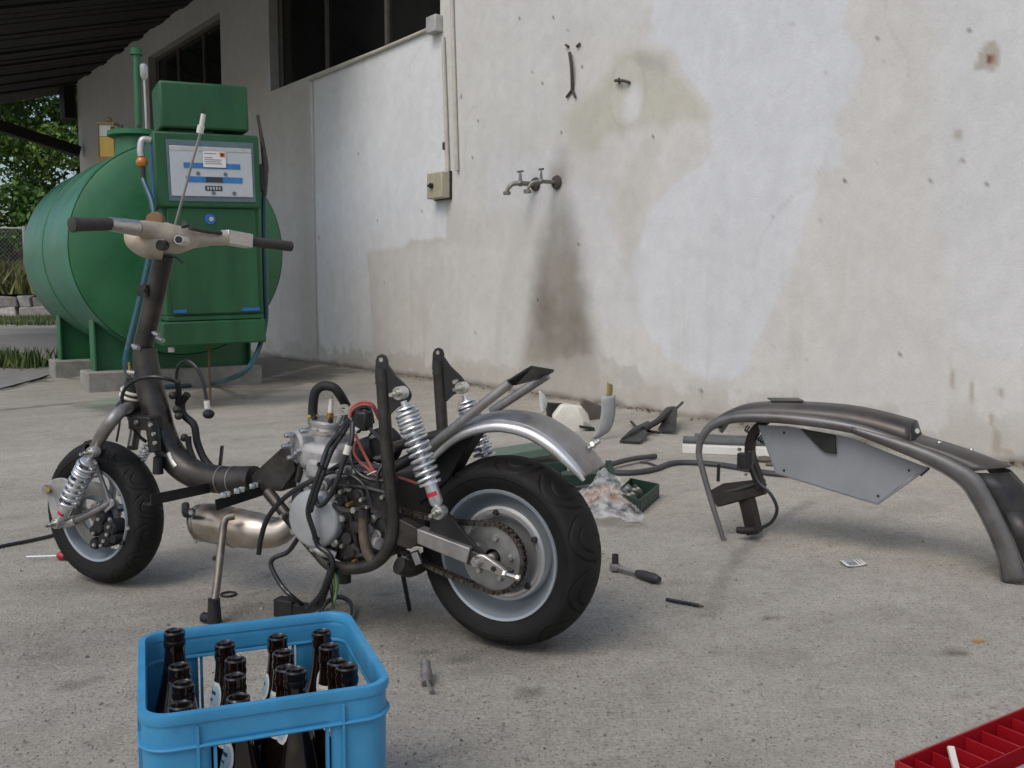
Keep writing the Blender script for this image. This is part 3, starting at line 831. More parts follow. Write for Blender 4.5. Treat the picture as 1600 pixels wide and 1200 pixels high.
for k, (dist, hb) in enumerate(((.34, .155), (1.78, .15))):
    c = T_C + T_D * dist; half = .60
    top = .62
    ang = lambda x: T_C.z - math.sqrt(max(0, (T_R - .004) ** 2 - x * x))
    pts = [c + T_S * half + Vector((0, 0, hb - c.z)), c - T_S * half + Vector((0, 0, hb - c.z))]
    for i in range(13):
        x = -half + 2 * half * i / 12
        pts.append(c + T_S * x + Vector((0, 0, ang(x) - c.z)))
    b = MB(); b.prism([p - T_D * .008 for p in pts], T_D * .016); b.build("saddle_web", M_green, tk)
    for sg in (-1, 1):
        x = sg * (half + .006)
        b = MB(); z0, z1 = hb, ang(half) + .06
        b.box(Vector((c.x, c.y, (z0 + z1) / 2)) + T_S * x, .012, .16, z1 - z0, T_S, T_D); b.build("saddle_flange", M_green, tk)
        b = MB(); b.box(Vector((c.x, c.y, z1 + .02)) + T_S * (x + sg * -.01), .12, .19, .03, (T_S + Vector((0, 0, -.9 * -sg * -1))).normalized() if False else T_S, T_D); b.build("saddle_pad", M_green, tk)
    b = MB(); b.box(Vector((c.x, c.y, hb / 2 - .01)) , 1.36, .30, hb + .018, T_S, T_D)
    tag(b.build("concrete_block", M_concrete, bevel=.012), ("chipped concrete block under the near saddle of the green tank", "concrete block under the far saddle of the green tank")[k], "block", "plinths under the tank")
# manhole, vent pipe, dip rod
mh = T_C + T_D * .62; mh = at_y(222, 300, mh.y); mh.z = T_C.z + T_R - .04
b = MB(); b.lathe([(.20, -.05), (.185, .14)], mh, (0, 0, 1), 32); nk = b.build("manhole_neck", M_green, tk)
b = MB(); b.lathe([(0, .185), (.24, .185), (.25, .18), (.25, .145), (.24, .14), (0, .14)], mh, (0, 0, 1), 36); b.build("flange", M_green, nk)
for k in range(10):
    a = k * PI / 5; b = MB(); b.lathe([(0, .028), (.014, .028), (.014, 0)], mh + Vector((math.cos(a) * .215, math.sin(a) * .215, .185)), (0, 0, 1), 6); b.build("bolt", M_iron, nk)
vp = at_y(217, 200, mh.y); tp = at_y(215, 84, mh.y)
b = MB(); b.cyl((vp.x, vp.y, mh.z + .18), (vp.x, vp.y, tp.z), .029, 14); b.lathe([(.045, 0), (.045, .05), (.02, .06), (0, .06)], (vp.x, vp.y, tp.z - .01), (0, 0, 1), 14); b.build("vent_pipe", M_green, tk)
M_pale = mat("pale_metal", (.5, .5, .48), .45, metal=.5)
dp = at_y(229, 205, mh.y - .05); dt = at_y(225, 115, mh.y - .05)
b = MB(); b.cyl((dp.x, dp.y, mh.z + .18), (dt.x, dt.y, dt.z), .009, 10); b.lathe([(.014, -.05), (.03, -.02), (.032, .06), (.02, .075), (0, .078)], dt, (0, 0, 1), 12); b.build("dip_rod", M_pale, tk)
# gauge glass with yellow fuel
ga = at_y(173, 262, 8.55)
gg = thing("fuel_gauge_glass", "small glass fuel bowl half full of yellow liquid above the tank", "gauge", ga)
M_glass = mat("thin_glass", (.9, .92, .9), .05, trans=.9, var=.02, spec=.5)
M_fuel = mat("yellow_fuel", (.55, .33, .03), .2, var=.1)
b = MB(); b.box(ga + Vector((0, 0, .17)), .13, .13, .17); b.build("liquid", M_fuel, gg)
b = MB(); b.box(ga + Vector((0, 0, .31)), .125, .125, .1); b.build("glass", mat("cloudy_glass", (.5, .5, .44), .2, var=.1), gg)
b = MB(); b.box(ga + Vector((0, 0, .37)), .155, .155, .02); b.sphere(ga + Vector((0, 0, .405)), .03); b.box(ga + Vector((0, 0, .035)), .15, .15, .1)
for sx in (-1, 1):
    for sy in (-1, 1):
        b.cyl(ga + Vector((sx * .07, sy * .07, .08)), ga + Vector((sx * .07, sy * .07, .37)), .006, 6)
b.build("cage", mat("brassy_frame", (.2, .15, .06), .5, metal=.5), gg)

# ================================================================== FUEL PUMP
PA = math.radians(27)
tilt = 0.024
P_X = Vector((math.cos(PA), math.sin(PA), tilt)).normalized()
P_Y = Vector((-math.sin(PA), math.cos(PA), 0))
P_Z = P_X.cross(P_Y).normalized()
P_0 = at_y(269, 541, 6.15)
def PM(x, y, z):
    return P_0 + P_X * x + P_Y * y + P_Z * (z * (1 if z < .3 else 1 - .035 * min(1, (z - .3) / .9)))
def pbox(x0, x1, y0, y1, z0, z1):
    b = MB(); b.box(PM((x0 + x1) / 2, (y0 + y1) / 2, (z0 + z1) / 2), x1 - x0, y1 - y0, z1 - z0, P_X, P_Y, P_Z); return b
pu = thing("fuel_pump", "tall green fuel dispenser with pale counter face beside the tank", "fuel pump", PM(.3, .2, 0))
PW = .597
pbox(-.055, PW + .002, -.012, .38, 0, .155).build("plinth", M_green2, pu, bevel=.01)
pbox(-.02, PW - .004, .0, .37, .158, .19).build("plinth_step", M_green2, pu, bevel=.006)
pbox(-.02, PW - .002, .004, .37, .193, .90).build("cabinet", M_green2, pu, bevel=.012)
dr_ = pbox(.012, PW - .03, -.012, .003, .205, .885).build("door_panel", M_green2, pu, bevel=.008)
M_tape = mat("blue_tape", (.02, .13, .42), .6)
for x0, x1 in ((.02, .1), (.45, .565)):
    pbox(x0, x1, -.0155, -.0125, .212, .232).build("blue_tape", M_tape, dr_)
b = MB(); b.lathe([(0, .004), (.034, .004), (.034, 0)], PM(.275, -.0125, .825), -P_Y, 20); b.build("blue_badge", M_tape, dr_)
b = MB(); b.lathe([(0, .002), (.015, .002), (.015, 0)], PM(.282, -.0167, .825), -P_Y, 12); b.build("badge_centre", M_pale, dr_)
hs = pbox(-.05, PW + .008, -.03, .36, .915, 1.385).build("counter_housing", M_green2, pu, bevel=.014)
M_dark = mat("dark_recess", (.03, .033, .035), .6)
pbox(.028, PW - .03, -.034, -.0305, .955, 1.335).build("face_frame", mat("blue_grey_trim", (.10, .15, .17), .5), hs, bevel=.006)
M_face = mat("counter_face", (.47, .50, .53), .35, var=.08, scale=6)
pbox(.045, PW - .046, -.0395, -.0345, .985, 1.27).build("counter_face", M_face, hs, bevel=.004)
pbox(.045, PW - .046, -.042, -.0345, 1.275, 1.305).build("face_rail", M_pale, hs, bevel=.004)
M_bar = mat("blue_print", (.03, .17, .42), .5)
pbox(.125, .475, -.0425, -.0400, 1.165, 1.198).build("blue_bar", M_bar, hs)
pbox(.135, .485, -.0425, -.0400, 1.070, 1.106).build("blue_bar", M_bar, hs)
pbox(.255, .36, -.0445, -.0427, 1.072, 1.104).build("counter_window", M_dark, hs)
pbox(.25, .355, -.0425, -.0400, 1.015, 1.045).build("counter_window", M_dark, hs)
for k in range(5):
    pbox(.262 + k * .018, .272 + k * .018, -.0445, -.0427, 1.021, 1.039).build("counter_digit", M_pale, hs)
for x, z in ((.3, .998), (.43, .998), (.21, 1.128), (.38, 1.128)):
    b = MB(); b.lathe([(0, .004), (.012, .004), (.012, 0)], PM(x, -.0400, z), -P_Y, 12); b.build("screw", M_brass, hs)
st = pbox(.245, .385, -.0475, -.0447, 1.175, 1.275).build("warning_label", mat("white_paper", (.72, .72, .70), .8, var=.05), hs)
pbox(.348, .38, -.0492, -.0478, 1.242, 1.27).build("hazard_square", mat("orange_print", (.62, .16, .02), .7), st)
for a in (-1, 1):
    b = MB(); b.box(PM(.364, -.0499, 1.256), .022, .001, .006, (P_X + P_Z * a).normalized(), P_Y, (P_Z - P_X * a).normalized()); b.build("hazard_cross", M_black, st)
for k, (w_, z) in enumerate(((.075, 1.262), (.05, 1.235), (.11, 1.222), (.10, 1.209), (.11, 1.196))):
    pbox(.253, .253 + w_, -.0486, -.0478, z - .0025, z + .0025).build("print_line", mat("grey_print", (.25, .25, .25), .8), st)
# scuffed side strip with tape marks, hose outlet and amber sight glass
pbox(-.0535, -.0505, .02, .10, .95, 1.32).build("blue_tape", M_tape, hs)
hd = pbox(.005, .55, -.02, .34, 1.425, 1.715).build("header_box", M_green2, pu, bevel=.016)
pbox(.06, .33, .03, .3, 1.386, 1.424).build("header_neck", M_dark, pu)
ot = PM(-.052, .03, 1.34)
b = MB(); b.tube([ot, ot - P_X * .05, ot - P_X * .065 - P_Z * .06, ot - P_X * .062 - P_Z * .1], .022, n=12); b.build("outlet_elbow", M_pale, pu)
b = MB(); b.sphere(ot - P_X * .062 - P_Z * .135, .036); b.build("sight_glass", mat("amber_glass", (.5, .16, .015), .15, var=.1, coat=.5), pu)
b = MB(); b.cyl(ot - P_X * .062 - P_Z * .165, ot - P_X * .06 - P_Z * .26, .02, 12, .014); b.build("hose_ferrule", M_iron, pu)
M_hose = mat("blue_green_hose", (.02, .075, .10), .4, var=.15, spec=.5)
h0 = ot - P_X * .06 - P_Z * .24
hp = [h0, at_y(240, 330, 6.0), at_y(233, 400, 5.95), at_y(215, 480, 5.9), at_y(199, 545, 5.85), at_y(197, 575, 5.8), on_z(207, 602) + Vector((0, 0, .02)), on_z(235, 608) + Vector((0, 0, .02)), on_z(280, 607) + Vector((0, 0, .02)), on_z(330, 603) + Vector((0, 0, .02)), at_y(375, 585, 6.4), at_y(400, 555, 6.42), PM(PW + .03, .12, .12), PM(PW + .035, .1, .35), PM(PW + .04, .08, .75), PM(PW + .045, .06, 1.0)]
b = MB(); b.tube(hp, .017, n=10, sub=8); b.build("hose", M_hose, pu)
# nozzle hung on the right flank
b = MB(); b.box(PM(PW + .03, .06, 1.12), .035, .07, .18, P_X, P_Y, P_Z); nz = b.build("nozzle_holster", M_black, pu, bevel=.01)
b = MB(); b.tube([PM(PW + .045, .05, 1.0), PM(PW + .055, .04, 1.15), PM(PW + .05, .03, 1.3), PM(PW + .035, .02, 1.42), PM(PW + .02, .02, 1.54)], [.018, .021, .018, .012, .010], n=12)
b.tube([PM(PW + .055, .04, 1.12), PM(PW + .07, .03, 1.17), PM(PW + .065, .03, 1.26), PM(PW + .055, .03, 1.3)], .008, n=8); b.build("nozzle", M_iron, pu)
# supports between pump, tank saddle and ground
for x in (.06, PW - .1):
    b = MB(); b.tube([PM(x, .34, .02), PM(x, .80, .0)], .03, sub=1, prof=[(-1, -1), (1, -1), (1, 1), (-1, 1)]); b.build("support_arm", M_dark, pu)
q = PM(.26, .2, 0)
b = MB(); b.cyl((q.x, q.y, 0), (q.x, q.y, q.z + .01), .008, 8); b.build("drain_rod", mat("rust_rod", (.16, .09, .045), .8), pu)
b = MB(); b.lathe([(0, 0), (.02, 0), (.02, .03), (.012, .04), (0, .04)], PM(.0, .05, -.04), P_Z, 10); b.build("drain_plug", M_pale, pu)

# ================================================================== THE HALF-BUILT SCOOTER
M_raw = mat("dark_raw_steel", (.062, .058, .053), .42, metal=.75, var=.35, scale=14, rvar=.15, c2=(.12, .105, .09), c2amt=.5)
M_blk = mat("black_painted_steel", (.02, .02, .02), .45, metal=.2, var=.3, scale=20, c2=(.05, .045, .04), c2amt=.5)
M_stl = mat("brushed_steel", (.31, .30, .285), .46, metal=.7, var=.25, scale=16, rvar=.14, c2=(.16, .13, .11), c2amt=.5)
M_chr = mat("chromed_spring", (.66, .67, .68), .32, metal=.85, var=.06, scale=30)
M_alu = mat("machined_aluminium", (.52, .50, .47), .35, metal=.9, var=.15, scale=40, aniso=(1, 1, 8))
M_cast = mat("cast_aluminium", (.40, .395, .385), .6, metal=.55, var=.25, scale=22, bump=.35, bscale=260, c2=(.16, .155, .15), c2amt=.7)
M_castd = mat("oily_cast_metal", (.05, .048, .046), .5, metal=.6, var=.45, scale=26, bump=.3, bscale=200, c2=(.03, .028, .025), c2amt=.8)
M_cover = mat("grey_cover_paint", (.36, .375, .38), .5, metal=.3, var=.12, scale=18)
M_rub = mat("black_rubber", (.017, .017, .018), .62, var=.3, scale=30, spec=.35)
M_tyre = mat("tyre_rubber", (.009, .0088, .0084), .68, var=.3, scale=24, spec=.3, c2=(.022, .020, .018), c2amt=.35)
M_cable = mat("cable_sheath", (.014, .015, .017), .35, var=.2, scale=40, spec=.5)
M_red = mat("pink_red_wire", (.38, .10, .085), .45, var=.2, scale=40)
M_zinc = mat("zinc_bolt", (.55, .54, .50), .3, metal=.9, var=.15, scale=60)
M_brassy = mat("yellow_zinc", (.50, .33, .10), .35, metal=.8, var=.2, scale=60)
M_rimg = mat("blue_grey_rim_paint", (.34, .385, .415), .36, metal=.4, var=.05, scale=14, rvar=.05)
M_polish = mat("polished_hub", (.68, .68, .68), .34, metal=.8, var=.04, scale=30, rvar=.05)
M_exh = mat("heat_tinted_exhaust", (.52, .475, .415), .33, metal=.9, var=.2, scale=9, rvar=.1, c2=(.30, .23, .16), c2amt=.6)
M_hcream = mat("bare_cream_casting", (.46, .40, .31), .55, metal=.15, var=.18, scale=20, c2=(.24, .19, .14), c2amt=.5)
M_grip = mat("dusty_grip", (.05, .043, .036), .75, var=.25, scale=40, bump=.4, bscale=300)
M_primer = mat("grey_primer", (.25, .262, .275), .6, var=.1, scale=9, c2=(.25, .26, .27), c2amt=.5)
M_cream2 = mat("insulator_white", (.68, .66, .58), .35, var=.06)

scooter = thing("scooter_chassis", "stripped custom scooter chassis with bare engine, wide rear tyre and no bodywork", "scooter", S_O)
Zv = Vector((0, 0, 1))

def bolt(p, ax, r=.008, h=.008, parent=None, m=None, name="bolt"):
    b = MB(); b.lathe([(0, h), (r * .85, h), (r, h * .75), (r, 0)], p, ax, 6, flat=True)
    return b.build(name, m or M_zinc, parent or scooter)

# ---------------------------------------------------------------- tyres with cut treads
def tyre(R, Wd, rr, c, fw, lf, motifs, parent, nu=760, nv=150, gw=.8, gd=.0034):
    h = Wd / 2
    key = [(rr, -.78), (rr + (R - rr) * .16, -.90), (rr + (R - rr) * .45, -1.0), (rr + (R - rr) * .68, -.95), (R - .012, -.72), (R - .003, -.36), (R, 0)]
    key = key + [(r, -l) for r, l in key[-2::-1]]
    pr = catmull([Vector((r, l * h, 0)) for r, l in key], 8)
    ls = [0]
    for a, b_ in zip(pr[:-1], pr[1:]): ls.append(ls[-1] + (b_ - a).length)
    tot = ls[-1]; prof = []
    for k in range(nv):
        t = tot * k / (nv - 1); i = max(j for j in range(len(ls)) if ls[j] <= t + 1e-9); i = min(i, len(pr) - 2)
        w = (t - ls[i]) / (ls[i + 1] - ls[i]); p = pr[i].lerp(pr[i + 1], w); prof.append((p.x, p.y, t - tot / 2))
    prof = np.array(prof)
    U = np.arange(nu) / nu * 2 * PI
    per = 2 * PI * R / motifs
    uu = (U[:, None] * R) + 0 * prof[None, :, 2]; vv = prof[None, :, 2] + 0 * uu
    tread = sstep(tot * .335, tot * .30, np.abs(vv))
    g = np.zeros(uu.shape)
    def arc(u0, v0, a, b_, t0, t1, w_):
        nonlocal g
        du = (uu - u0 * per) - np.round((uu - u0 * per) / per) * per; dv = vv - v0
        rad = np.hypot(du / a, dv / b_); an = np.arctan2(dv / b_, du / a)
        d = np.abs(rad - 1) * min(a, b_) / gw
        inn = ((an - t0) % (2 * PI)) < (t1 - t0)
        g = np.maximum(g, (1 - sstep(w_ * .5, w_, d)) * inn)
    hw = tot * .30
    arc(0, hw * .05, per * .46, hw * .92, .05, PI * .86, .0036)
    arc(.02, hw * .12, per * .27, hw * .52, .15, PI * .8, .0032)
    arc(.5, -hw * .05, per * .46, hw * .92, PI + .05, PI * 1.86, .0036)
    arc(.52, -hw * .12, per * .27, hw * .52, PI + .15, PI * 1.8, .0032)
    sh = (np.abs(np.abs(vv) - tot * .345) < .0016) * 1.0
    rad = prof[None, :, 0] - (gd * g * tread + .0022 * sh)
    X = rad * np.cos(U)[:, None]; Y = rad * np.sin(U)[:, None]; Lq = prof[None, :, 1] + 0 * X
    V = np.array(c)[None, None] + X[..., None] * np.array(fw) + Y[..., None] * np.array((0, 0, 1)) + Lq[..., None] * np.array(lf)
    iu = np.arange(nu); iv = np.arange(nv - 1)
    a = (iu[:, None] * nv + iv[None]).ravel(); b_ = ((iu[:, None] + 1) % nu * nv + iv[None]).ravel()
    f = np.stack([a, a + 1, b_ + 1, b_], -1)
    me = bpy.data.meshes.new("tyre")
    vv_ = V.reshape(-1, 3)
    me.vertices.add(len(vv_)); me.vertices.foreach_set("co", vv_.astype(np.float32).ravel())
    me.loops.add(f.size); me.loops.foreach_set("vertex_index", f.astype(np.int32).ravel())
    me.polygons.add(len(f)); me.polygons.foreach_set("loop_start", np.arange(0, f.size, 4, dtype=np.int32))
    me.polygons.foreach_set("use_smooth", np.ones(len(f), bool)); me.update(calc_edges=True); me.validate()
    me.materials.append(M_tyre)
    o = bpy.data.objects.new("tyre", me); col.objects.link(o); attach(o, parent)
    return o

# ---------------------------------------------------------------- rear wheel
ya = math.radians(151); RF_ = Vector((math.cos(ya), math.sin(ya), 0)); RL = Vector((-math.sin(ya), math.cos(ya), 0))
RC = S_O + Vector((0, 0, .214)); RR = .214
def RW(a, r, l):
    return RC + (RF_ * math.cos(a) + Zv * math.sin(a)) * r + RL * l
b = MB(); b.lathe([(.138, -.058), (.146, -.056), (.147, -.05), (.128, -.03), (.125, .01), (.134, .045), (.145, .052), (.1485, .056), (.146, .061), (.140, .059), (.135, .050), (.131, .036), (.124, .016), (.114, .008), (.108, .006)], RC, RL, 96)
rw_ = b.build("rear_wheel", M_rimg, scooter)
tyre(RR, .137, .143, RC, RF_, RL, 11, rw_)
b = MB(); b.lathe([(.110, .004), (.109, .030), (.106, .036), (.100, .037), (.0985, .035), (.097, .037), (.091, .037), (.0895, .034), (.088, .036), (.082, .033), (.079, .02), (.05, .016), (.0, .016)], RC, RL, 72); b.build("hub_drum", M_polish, rw_)
M_sprk = mat("sprocket_steel", (.32, .32, .31), .45, metal=.8, var=.2, scale=30)
b = MB(); prof = []
nt = 42
vs_ = []; fs_ = []
for k in range(nt * 4):
    a = 2 * PI * k / (nt * 4); r = .073 + (.004 if k % 4 in (1, 2) else 0)
    vs_ += [RW(a, r, .0745), RW(a, r, .0785), RW(a, .02, .0745), RW(a, .02, .0785)]
n4_ = nt * 4
for k in range(n4_):
    j = (k + 1) % n4_
    fs_ += [(k * 4, j * 4, j * 4 + 1, k * 4 + 1), (k * 4 + 1, j * 4 + 1, j * 4 + 3, k * 4 + 3), (k * 4, k * 4 + 2, j * 4 + 2, j * 4)]
b.add(vs_, fs_, False); spk = b.build("sprocket", M_sprk, rw_)
for k in range(5):
    a = .5 + k * 2 * PI / 5; bolt(RW(a, .042, .0785), RL, .007, .006, spk) if False else None
    bb = MB(); bb.lathe([(0, .007), (.006, .007), (.0075, .005), (.0075, 0)], RW(a, .046, .0786), RL, 6, flat=True); bb.build("sprocket_bolt", M_zinc, rw_)
for k in range(5):
    a = .15 + k * 2 * PI / 5; bb = MB(); bb.lathe([(0, .008), (.006, .008), (.0075, .005), (.0075, 0)], RW(a, .092, .0365), RL, 6, flat=True); bb.build("hub_bolt", M_castd, rw_)
b = MB(); b.lathe([(0, .125), (.011, .125), (.012, .12), (.012, -.15), (0, -.15)], RC, RL, 16); b.build("axle", M_zinc, rw_)
b = MB(); b.lathe([(.02, .02), (.035, .02), (.035, .072), (.02, .074)], RC, RL, 24); b.build("hub_carrier", M_castd, rw_)

# chain round both sprockets
FC = SP(574, 802, .085); FCr = .036; CR = .0762
d_ = (FC - RC); cx = d_.dot(RF_); cz = d_.z; cl0 = .0765; cl1 = d_.dot(RL)
ang0 = math.atan2(cz, cx); dist = math.hypot(cx, cz); gam = math.asin((CR - FCr) / dist)
path = []
a_up, a_dn = ang0 + PI / 2 - gam, ang0 - PI / 2 + gam
for k in range(41):
    a = a_up + (2 * PI - (a_up - a_dn)) * k / 40; path.append((CR * math.cos(a), CR * math.sin(a), cl0))
low0 = path[-1]; 
for k in range(1, 12):
    t = k / 12; e = (cx + FCr * math.cos(a_dn), cz + FCr * math.sin(a_dn)); sag = -.012 * math.sin(PI * t)
    path.append((low0[0] + (e[0] - low0[0]) * t, low0[1] + (e[1] - low0[1]) * t + sag, cl0 + (cl1 - cl0) * t))
for k in range(21):
    a = a_dn + (a_up - a_dn) * k / 20; path.append((cx + FCr * math.cos(a), cz + FCr * math.sin(a), cl1))
top0 = path[-1]
for k in range(1, 12):
    t = k / 12; e = (CR * math.cos(a_up), CR * math.sin(a_up)); sag = -.016 * math.sin(PI * t)
    path.append((top0[0] + (e[0] - top0[0]) * t, top0[1] + (e[1] - top0[1]) * t + sag, cl1 + (cl0 - cl1) * t))
path = [RC + RF_ * x + Zv * z + RL * l for x, z, l in path]
path.append(path[0]); cum = [0]
for a, b_ in zip(path[:-1], path[1:]): cum.append(cum[-1] + (b_ - a).length)
pitch_ = .0127; nl = int(cum[-1] / pitch_); nodes = []
for k in range(nl):
    t = cum[-1] * k / nl; i = max(j for j in range(len(cum)) if cum[j] <= t); i = min(i, len(path) - 2)
    nodes.append(path[i].lerp(path[i + 1], (t - cum[i]) / max(1e-9, cum[i + 1] - cum[i])))
ch = MB()
for k in range(nl):
    p, q = nodes[k], nodes[(k + 1) % nl]; d = (q - p).normalized(); u = d.cross(RL).normalized(); off = .0052 if k % 2 else .0072
    ch.cyl(p - RL * .0105, p + RL * .0105, .0038, 8)
    for sg in (-1, 1):
        ch.prism([p - d * .0045 + u * .0056 + RL * off * sg, p - d * .0045 - u * .0056 + RL * off * sg, (p + q) / 2 - u * .0042 + RL * off * sg, q + d * .0045 - u * .0056 + RL * off * sg, q + d * .0045 + u * .0056 + RL * off * sg, (p + q) / 2 + u * .0042 + RL * off * sg], RL * .0014 * sg)
M_chain = mat("oily_chain", (.12, .105, .09), .38, metal=.85, var=.4, scale=60)
chn = ch.build("drive_chain", M_chain, scooter); chn["kind"] = "stuff"
b = MB(); b.lathe([(0, .004), (.034, .004), (.034, -.004), (0, -.004)], FC, RL, 28); b.build("drive_sprocket", M_sprk, scooter)

# ---------------------------------------------------------------- swingarm
def plate(px, l, th, m, name, parent=None, bevel=.0015, smooth_n=0):
    pts = [SP(x, y, l) for x, y in px]
    if smooth_n: pts = catmull(pts, smooth_n, True)
    b = MB(); b.prism(pts, -S_L * th); return b.build(name, m, parent or scooter, bevel=bevel)
sw = plate(((606, 812), (625, 812), (652, 826), (652, 852), (640, 858), (606, 848)), .128, .03, M_raw, "swingarm")
plate(((651, 826), (734, 857), (729, 882), (651, 850)), .130, .034, M_stl, "swingarm_block", sw, .003)
plate(((727, 860), (740, 862), (764, 874), (800, 893), (796, 902), (772, 896), (727, 881)), .122, .016, M_raw, "swingarm_end_plate", sw)
plate(((672, 812), (690, 796), (704, 806), (730, 838), (764, 874), (727, 858), (670, 834)), .116, .008, M_blk, "gusset_plate", sw)
ad = plate(((739, 871), (747, 866), (756, 868), (786, 889), (789, 895), (783, 902), (774, 898), (745, 886), (738, 880)), .133, .010, M_alu, "chain_adjuster", sw, .002)
b = MB(); b.cyl(SP(782, 894, .128), SP(806, 902, .128), .0045, 10); b.build("adjuster_screw", M_zinc, sw)
bolt(SP(787, 896, .128) , (SP(806, 902, .128) - SP(782, 894, .128)), .009, .007, sw)
bolt(SP(807, 902, .128) , (SP(806, 902, .128) - SP(782, 894, .128)), .007, .008, sw)
bolt(SP(746, 877, .133), S_L, .013, .012, sw); b = MB(); b.cyl(SP(746, 877, .14), SP(742, 880, .158), .0075, 12); b.build("axle_stub", M_zinc, sw)
b = MB(); b.lathe([(0, .001), (.006, .001), (.006, 0)], SP(771, 889, .1335), S_L, 12); b.build("adjuster_hole", M_blk, sw)
b = MB(); b.tube([SP(622, 838, -.13), SP(690, 850, -.13), SP(775, 872, -.13)], .017, n=12); b.tube([SP(612, 830, .11), SP(612, 830, -.13)], .016, n=12, sub=1); b.build("swingarm_far_tube", M_raw, sw)
b = MB(); b.tube([SP(623, 883, .13), SP(642, 888, .10), SP(668, 874, .04), SP(700, 858, -.05)], .020, n=14); b.build("swingarm_cross_tube", M_raw, sw)
b = MB(); b.tube([SP(648, 862, .112), SP(655, 880, .11)], .014, sub=1, prof=[(-1, -.5), (1, -.5), (1, .5), (-1, .5)]); b.build("swingarm_strut", M_stl, sw)
b = MB(); b.tube([SP(622, 855, .02), SP(628, 890, .01), S(.31, -.083, .004)], .0055, n=8); b.build("stand_rod", M_blk, scooter)

# ---------------------------------------------------------------- shock absorbers
def shock(top, bot, r_coil, wire, dense, parent, m_body=None, axis_=None, red=True, t_spring=(.16, .74)):
    m_body = m_body or M_polish
    ax = (bot - top); Ln = ax.length; ax = ax.normalized(); u, w = frame_for(ax); side = axis_ or S_L
    P_ = lambda t: top + ax * (Ln * t)
    b = MB(); b.lathe([(r_coil * .35, 0), (r_coil * .35, Ln * .60)], P_(.1), ax, 16); b.lathe([(r_coil * .55, 0), (r_coil * .62, Ln * .02), (r_coil * .62, Ln * .22), (r_coil * .4, Ln * .25)], P_(.70), ax, 20)
    b.lathe([(r_coil * .3, 0), (r_coil * .9, Ln * .02), (r_coil * .95, Ln * .035), (r_coil * .3, Ln * .045)], P_(.105), ax, 20)
    sh = b.build("shock_absorber", m_body, parent)
    pts = []; t0, t1 = t_spring; turns_d, turns_c = dense; N = 26 * (turns_d + turns_c); 
    for k in range(N + 1):
        tn = k / N * (turns_d + turns_c)
        if tn < turns_d: t = t0 + (t1 - t0) * .27 * tn / turns_d
        else: t = t0 + (t1 - t0) * (.27 + .73 * (tn - turns_d) / turns_c)
        a = tn * 2 * PI
        pts.append(P_(t) + (u * math.cos(a) + w * math.sin(a)) * r_coil)
    b = MB(); b.tube(pts, wire, n=8, sub=1); b.build("spring", M_chr, sh)
    b = MB(); b.lathe([(r_coil * 1.05, 0), (r_coil * 1.05, .006), (r_coil * .4, .006)], P_(t_spring[1] + .005), ax, 24); b.build("spring_seat", M_chr, sh)
    for p in (top, bot):
        b = MB(); rr = r_coil * .62
        b.lathe([(rr * .5, -.012), (rr * .95, -.012), (rr, -.009), (rr, .009), (rr * .95, .012), (rr * .5, .012)], p, side, 24, closed=True); b.build("eye", M_polish, sh)
        b = MB(); b.lathe([(rr * .22, .03), (rr * .4, .03), (rr * .48, .026), (rr * .48, .013), (rr * .9, .013), (rr * .9, -.013), (0, -.013)], p, side, 6 if False else 14); b.lathe([(0, .042), (rr * .3, .042), (rr * .3, .028)], p, side, 12); b.build("mount_bolt", M_zinc, sh)
    b = MB(); b.cyl(P_(.07), P_(.12), r_coil * .32, 14); b.cyl(P_(.9), P_(.96), r_coil * .34, 14); b.build("eye_stem", M_polish, sh)
    if red:
        b = MB(); 
        PP = []
        for i in range(7):
            a = -1.0 + 2.0 * i / 6
            e1 = (side - ax * side.dot(ax)).normalized(); e2 = ax.cross(e1)
            dirv = e1 * math.cos(a) + e2 * math.sin(a)
            PP.append([P_(.83) + dirv * (r_coil * .635), P_(.865) + dirv * (r_coil * .635)])
        b.grid(PP); b.build("red_print", mat("red_print", (.5, .02, .03), .5), sh)
    return sh
st_, sb_ = SP(626, 614, .168), SP(687, 800, .168)
shock(st_, sb_, .0235, .0040, (5, 8), scooter)
shock(SP(722, 606, -.105), SP(722, 606, -.105) + (sb_ - st_), .0235, .0040, (5, 8), scooter)

